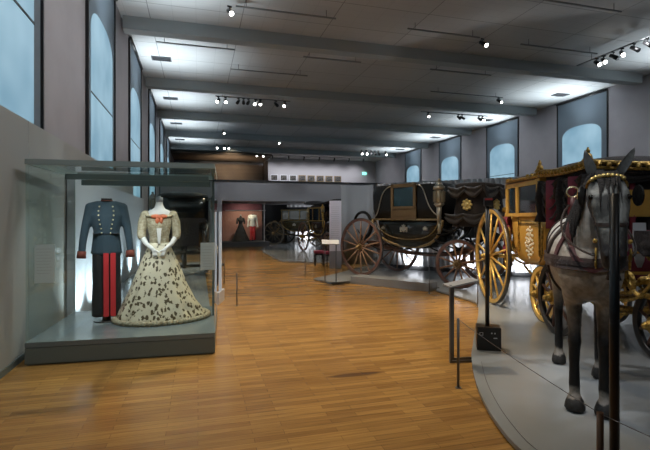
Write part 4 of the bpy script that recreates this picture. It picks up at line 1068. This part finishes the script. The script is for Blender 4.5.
def ribbon(pts, w, th, off=.004, closed=False, n=40):
    """strap lying on the horse: resample the path, drop it on the skin, give it width and thickness"""
    P = [Vector(p) for p in pts]; 
    if closed: P.append(P[0])
    L = [0]
    for a, b in zip(P, P[1:]): L.append(L[-1]+(b-a).length)
    S = []
    for i in range(n+1):
        t = L[-1]*i/n; j = max(k for k in range(len(L)) if L[k] <= t+1e-9); j = min(j, len(P)-2)
        S.append(P[j].lerp(P[j+1], (t-L[j])/(L[j+1]-L[j])))
    Q = []
    for p in S:
        h, nn, _, _ = BV.find_nearest(p); Q.append((h+nn*off, nn))
    if closed: Q = Q[:-1]
    N = len(Q)
    for _ in range(2):
        Q = [(Q[i][0] if (not closed and i in (0, N-1)) else (Q[i-1][0]+2*Q[i][0]+Q[(i+1) % N][0])/4, Q[i][1]) for i in range(N)]
    R = []
    for i in range(N):
        p, nn = Q[i]; a = Q[(i-1) % N][0] if (closed or i > 0) else p; b = Q[(i+1) % N][0] if (closed or i < N-1) else p
        tg = (b-a).normalized(); sd = tg.cross(nn).normalized()
        nn = sd.cross(tg)
        R.append([p-sd*w/2, p+sd*w/2, p+sd*w/2+nn*th, p-sd*w/2+nn*th])
    m = MB()
    if closed:
        R.append(R[0])
        V = [[m.bm.verts.new(c) for c in r] for r in R[:-1]]; V.append(V[0])
        for A_, B_ in zip(V, V[1:]):
            for k in range(4): m.bm.faces.new((A_[k], A_[(k+1) % 4], B_[(k+1) % 4], B_[k]))
    else: m.loft(R, smooth=False)
    return m
hb = M_hleather
# breast collar: wide band round the chest, and its traces back along both flanks
ribbon([(-.95, -.34, 1.16), (-.5, -.36, 1.17), (-.1, -.33, 1.2), (.12, -.2, 1.2), (.22, 0, 1.19), (.12, .2, 1.2), (-.1, .33, 1.2), (-.5, .36, 1.17), (-.95, .34, 1.16)], .10, .018, n=60).obj('breast_collar', mat('worn_harness_leather', (.075, .05, .042), .4, bump=.2, bscale=50), ho)
ribbon([(-.95, -.34, 1.16), (-.5, -.36, 1.17), (-.1, -.33, 1.2), (.12, -.2, 1.2), (.22, 0, 1.19), (.12, .2, 1.2), (-.1, .33, 1.2), (-.5, .36, 1.17), (-.95, .34, 1.16)], .035, .012, off=.02, n=60).obj('trace', hb, ho)
# neck strap holding the collar, maroon
ribbon([(-.02, -.30, 1.22), (-.02, -.22, 1.40), (-.06, -.12, 1.55), (-.08, 0, 1.66), (-.06, .12, 1.55), (-.02, .22, 1.4), (-.02, .3, 1.22)], .05, .012, n=36).obj('neck_strap', M_maroon, ho)
ribbon([(-.08, -.12, 1.58), (.06, -.17, 1.40), (.16, -.12, 1.24), (.2, 0, 1.14), (.16, .12, 1.24), (.06, .17, 1.40), (-.08, .12, 1.58)], .045, .012, off=.014, n=36).obj('maroon_loop', M_maroon, ho)
gp = []
for k in range(24):
    a = 2*PI*k/24; gp.append((-.42, .36*math.sin(a), 1.2+.42*math.cos(a)))
ribbon(gp, .09, .02, closed=True, n=48).obj('saddle_girth', hb, ho)
for x in (-.75, -1.0):
    ribbon([(x, -.34, 1.14), (x, -.3, 1.4), (x, 0, 1.65), (x, .3, 1.4), (x, .34, 1.14)], .035, .010, n=30).obj('hip_strap', hb, ho)
ribbon([(-1.25, 0, 1.52), (-.9, 0, 1.6), (-.42, 0, 1.6), (-.2, 0, 1.65)], .04, .012, n=24).obj('back_strap', hb, ho)
ribbon([(-.97, -.34, 1.05), (-1.3, -.30, 1.08), (-1.48, 0, 1.1), (-1.3, .30, 1.08), (-.97, .34, 1.05)], .05, .012, n=36).obj('breeching', hb, ho)
# terret ring on an upright holder
MB().cyl((-.30, -.10, 1.60), (-.30, -.10, 1.73), .022, .018).obj('ring_holder', M_maroon, ho)
m = MB(); m.tube([(-.30+.0, -.10+.045*math.cos(2*PI*k/20), 1.775+.045*math.sin(2*PI*k/20)) for k in range(20)], .009, 6, True)
m.obj('terret_ring', mat('brass_ring', (.55, .48, .32), .25, metal=.8), ho)
# bridle
hd = [(.19, .20, 1.80), (.27, .23, 1.66), (.36, .20, 1.46), (.43, .18, 1.32)]
for q in (-1, 1):
    pts = [(x, .085+q*(y-.085), z) for x, y, z in hd]
    ribbon(pts, .024, .006, n=24).obj('cheek_strap', hb, ho)
    # blinkers
    c = Vector((.325, .09+q*.170, 1.71))
    m = MB(); R = Matrix.Rotation(q*.35, 3, 'Z')
    m.loft([[c+R @ Vector((dx*.065, q*dy, dz*.075)) for dx, dz in [(math.cos(a*PI/8), math.sin(a*PI/8)) for a in range(16)]] for dy in (0, .012)], smooth=False)
    m.obj('blinker', M_leather, ho)
    m = MB(); crest(m, c.x, c.y+q*.02, c.z, .035, q); m.obj('blinker_badge', M_gold, ho)
    m = MB(); pp = Vector((.43, .10+q*.092, 1.315))
    m.tube([(pp.x+.02*math.cos(a*PI/6), pp.y+q*.012, pp.z-.02+.04*math.sin(a*PI/6)) for a in range(12)], .007, 6, True); m.sph((pp.x-.03, pp.y+q*.012, pp.z+.07), .018, 8).sph((pp.x-.02, pp.y+q*.01, pp.z-.09), (.015, .01, .04), 8)
    m.obj('bit_ring', M_gold, ho)
    m = MB().sph((.345, .09+q*.113, 1.70), (.022, .022, .022), 12); m.obj('eye', mat('horse_eye', (.01, .007, .005), .05), ho)
    # ears: hollow leaf shapes
    base = Vector((.175, .085+q*.082, 1.87)); tip = Vector((.17, .085+(.185 if q > 0 else -.135), 2.07))
    rings = []
    for k in range(9):
        t_ = k/8; c0 = base.lerp(tip, t_); w_ = .036*math.sin(PI*min(1, .28+t_*.72))**.8+.002; 
        ring = []
        for a in range(12):
            th_ = 2*PI*a/12; x_ = .8*w_*math.cos(th_); y_ = w_*math.sin(th_)
            if math.cos(th_) > 0: x_ *= -.25
            ring.append(c0+Vector((x_+.012*math.sin(PI*t_), y_, 0)))
        rings.append(ring)
    MB().loft(rings).obj('ear', mat('ear_grey', (.075, .08, .08), .5, var=.3, scale=20), ho)
    rn = [(pp.x, pp.y+q*.02, pp.z-.03), (.25, .085+q*.21, 1.30), (.0, q*.30, 1.45), (-.30, q*.13, 1.66)]
    MB().tube(bez(*rn), .009, 6).obj('rein', hb, ho)
pts = [(.20, -.06, 1.79), (.27, -.02, 1.84), (.31, .085, 1.87), (.27, .19, 1.84), (.20, .23, 1.79)]
m = ribbon(pts, .045, .014, n=20); m.obj('browband', M_gold, ho)
m = MB()
for k in range(9):
    t_ = k/8; y = -.03+.23*t_; h, nn, _, _ = BV.find_nearest(Vector((.32, y, 1.86))); m.sph(h+nn*.022, .017, 8)
m.obj('browband_bosses', MATS['bright_gold'], ho)
ribbon([(.24, -.02, 1.55), (.42, .02, 1.50), (.47, .095, 1.50), (.42, .17, 1.50), (.24, .2, 1.55)], .026, .008, n=20).obj('noseband', hb, ho)
ribbon([(.14, -.06, 1.74), (.13, -.01, 1.86), (.13, .07, 1.92), (.13, .16, 1.86), (.14, .22, 1.74)], .03, .01, n=20).obj('crownpiece', hb, ho)
# mane, forelock, tail: locks of hair
def lock(m, p0, p1, p2, r):
    m.tube([Vector(p) for p in bez(p0, Vector(p0).lerp(Vector(p1), .6), p1, p2, 6)], [r*.6, r, r*1.05, r, r*.8, r*.5, r*.15], 6)
m = MB(); random.seed(3)
for k in range(46):
    t_ = k/45; base = Vector((.15, .08, 1.91)).lerp(Vector((-.16, 0, 1.62)), t_)
    dr = .30+.16*t_+random.uniform(-.03, .05); sd = -(.145+.05*t_)
    lock(m, base+Vector((random.uniform(-.01, .01), 0, 0)), base+Vector((.03, sd, -.02)), base+Vector((.06+random.uniform(-.02, .03), sd-.015, -dr-.05)), .015)
m.obj('mane', M_mane, ho)
m = MB()
for k in range(14):
    y = .025+.115*k/13; lock(m, (.17, y, 1.885), (.33, y+random.uniform(-.01, .01), 1.90), (.425+random.uniform(-.01, .01), y+random.uniform(-.03, .03), 1.62+random.uniform(-.04, .05)), .013)
m.obj('forelock', M_mane, ho)
m = MB()
for k in range(30):
    a = 2*PI*k/30; r_ = .04; lock(m, (-1.38, r_*math.cos(a)*.6, 1.42), (-1.50+r_*math.sin(a), r_*math.cos(a)*1.6, 1.1), (-1.46+random.uniform(-.05, .05), random.uniform(-.08, .08), .45+random.uniform(-.08, .1)), .022)
m.obj('tail', M_mane, ho)
bell = MB().cyl((.455, .10, 1.22), (.455, .10, 1.12), .02, .05, 12).obj('bridle_tassel', M_leather, ho)

# ------------------------------------------------------------------ lights
def light(kind, name, loc, energy, col=(1, 1, 1), target=None, size=.3, angle=1.2, blend=.6, sy=None):
    L = bpy.data.lights.new(name, kind); L.energy = energy; L.color = col
    if kind == 'AREA':
        L.size = size
        if sy: L.shape = 'RECTANGLE'; L.size_y = sy
    elif kind == 'SPOT': L.spot_size = angle; L.spot_blend = blend; L.shadow_soft_size = size
    else: L.shadow_soft_size = size
    o = bpy.data.objects.new(name, L); COL.objects.link(o); o.location = loc
    if target is not None: o.rotation_euler = (Vector(target)-Vector(loc)).to_track_quat('-Z', 'Y').to_euler()
    return o
COOL = (.72, .87, 1.0); SKY = (.82, .93, 1.0); WARM = (1.0, .80, .56); NEUT = (.95, .97, 1.0)
for y in (5.0, 10.5, 15.95, 21.4, 26.9, 32.4):
    light('SPOT', 'left_wall_washer', (XL+.8, y, 4.6), 430, SKY, (XL+1.3, y, 7.0), .3, 1.75, 1)
for y in (5.0, 10.5, 15.95, 21.4, 26.9, 32.4):
    light('SPOT', 'right_wall_washer', (XR-.8, y, 4.6), 520, SKY, (XR-1.5, y, 7.0), .3, 1.75, 1)
# unseen spots added to brighten the side walls
for y in (4.0, 6.5, 9.0, 14.5, 20, 26):
    light('SPOT', 'wall_fill_spot', (2.6, y, 6.7), 170, (1, .97, .92), (XL, y+.6, 3.4), .2, 1.6, 1)
for y in (10, 15.5, 21, 26.5, 32, 37):
    light('SPOT', 'wall_fill_spot', (12.2, y, 6.7), 160, NEUT, (XR, y+.6, 4.2), .2, 1.6, 1)
# warm pools on the wooden floor
for (x, y, tx, ty, e) in ((2.4, 8.0, 1.4, 6.0, 980), (3.0, 12.0, 1.9, 9.5, 900), (1.5, 17.0, 1.6, 14.0, 1000), (2.5, 22.0, 2.0, 19.0, 700), (1.8, 4.0, 1.6, 3.8, 260)):
    light('SPOT', 'floor_spot', (x, y, 6.6), e, WARM, (tx, ty, 0), .12, 1.15, 1)
# unseen fill spots added behind the viewpoint to brighten surfaces facing it
light('SPOT', 'front_fill_spot', (.6, -1.5, 6.6), 300, NEUT, (-.9, 5.6, 1.0), .12, .55, 1)
light('SPOT', 'front_fill_spot', (3.0, -2.0, 6.6), 180, NEUT, (3.4, 3.6, 1.2), .12, .6, 1)
light('SPOT', 'front_fill_spot', (9.0, -1.0, 6.6), 300, NEUT, (8.0, 5.0, .5), .12, 1.0, 1)
# coaches and horse
light('SPOT', 'coach_spot', (2.0, 8.6, 6.5), 600, WARM, (4.6, 10.4, 1.0), .1, .50, .8)
light('SPOT', 'coach_spot', (3.6, 6.0, 6.6), 300, WARM, (6.0, 8.7, 1.3), .1, .5, .8)
light('SPOT', 'coach_spot', (1.6, 5.6, 6.6), 1500, WARM, (4.4, 6.6, 1.4), .1, .42, .7)
light('SPOT', 'coach_spot', (4.2, 3.4, 6.6), 300, WARM, (6.9, 6.4, 2.0), .1, .42, .8)
light('SPOT', 'horse_spot', (.6, 2.2, 6.6), 420, NEUT, (2.9, 3.1, 1.5), .15, .34, .9)
light('SPOT', 'horse_spot', (1.6, 6.0, 6.6), 420, NEUT, (3.6, 3.7, 1.4), .15, .35, .9)
light('SPOT', 'platform_spot', (7.5, 3.4, 6.6), 420, NEUT, (5.2, 4.6, 0), .10, 1.0, .9)
light('SPOT', 'platform_spot', (6.0, 12.2, 6.6), 420, NEUT, (6.2, 8.0, 0), .10, .8, .9)
light('SPOT', 'screen_spot', (2.6, 11.0, 6.6), 420, NEUT, (5.0, 14.4, 1.6), .10, .6, .9)
# uplights behind the coaches at the foot of the pale curtain
for (x, y) in ((6.0, 12.0), (7.0, 10.7), (7.95, 9.7), (9.4, 8.9), (11.0, 7.7)):
    light('SPOT', 'curtain_uplight', (x, y, .10), 60, NEUT, (x+.5, y+.55, .9), .08, 2.0, 1)
for y in (7.75, 8.6, 9.8, 11.5, 13.2, 15):
    light('SPOT', 'screen_uplight', (-1.45, y, .12), 75, SKY, (-1.8, y, .8), .06, 2.1, 1)
# vitrine interior
for px in (.45, .9, 1.5):
    p = Vector((A.x, A.y, 2.12))+Vector((vx.x*px, vx.y*px, 0))+Vector((-vx.y*.22, vx.x*.22, 0))
    light('SPOT', 'case_light', p, 17, NEUT, p+Vector((0, .45, -1.2)), .05, 1.9, .8)
# end of the hall
for x in (6.4, 7.9, 9.4, 10.9, 12.4, 14.2):
    light('SPOT', 'picture_light', (x, 38.6, 6.5), 110, (.95, .95, 1), (x, 40.5, 5.0), .1, 1.7, 1)
light('SPOT', 'soffit_light', (2.5, 36.6, 4.4), 220, WARM, (2.5, 37.9, 6.6), .3, 2.2, 1)
light('SPOT', 'screen_light', (2.5, 33.6, 6.4), 200, WARM, (2.5, 39.3, 5.2), .2, 1.0, 1)
light('SPOT', 'gallery_light', (3.0, 21.5, 6.2), 180, NEUT, (3.0, 25, 3.2), .2, 1.2, 1)
light('SPOT', 'gallery_light', (7.5, 21.5, 6.2), 180, NEUT, (7.5, 25, 3.2), .2, 1.2, 1)
light('SPOT', 'far_case_light', (2.5, 25.32, 2.38), 60, WARM, (2.6, 26.6, 1.0), .05, 2.3, 1)
light('SPOT', 'far_curtain_light', (7.2, 29.9, .12), 160, NEUT, (7.2, 30.5, .9), .1, 2.2, 1)
light('SPOT', 'far_coach_light', (4.0, 18.0, 6.4), 600, NEUT, (5.6, 24.0, .9), .1, .6, 1)
light('SPOT', 'far_coach_light', (4.5, 15.0, 6.4), 420, NEUT, (6.3, 19.6, 1.0), .1, .6, 1)
w = bpy.data.worlds.new('world'); SC.world = w; w.use_nodes = True
w.node_tree.nodes['Background'].inputs[0].default_value = (.78, .83, .9, 1); w.node_tree.nodes['Background'].inputs[1].default_value = .5
SC.cycles.use_denoising = True
try: SC.cycles.denoiser = 'OPENIMAGEDENOISE'
except Exception: pass
SC.cycles.max_bounces = 8; SC.cycles.transparent_max_bounces = 12; SC.cycles.caustics_reflective = False; SC.cycles.caustics_refractive = False
SC.cycles.sample_clamp_indirect = 4
SC.view_settings.view_transform = 'Standard'; SC.view_settings.look = 'None'; SC.view_settings.exposure = .52; SC.view_settings.gamma = 1
SC.view_settings.use_curve_mapping = False
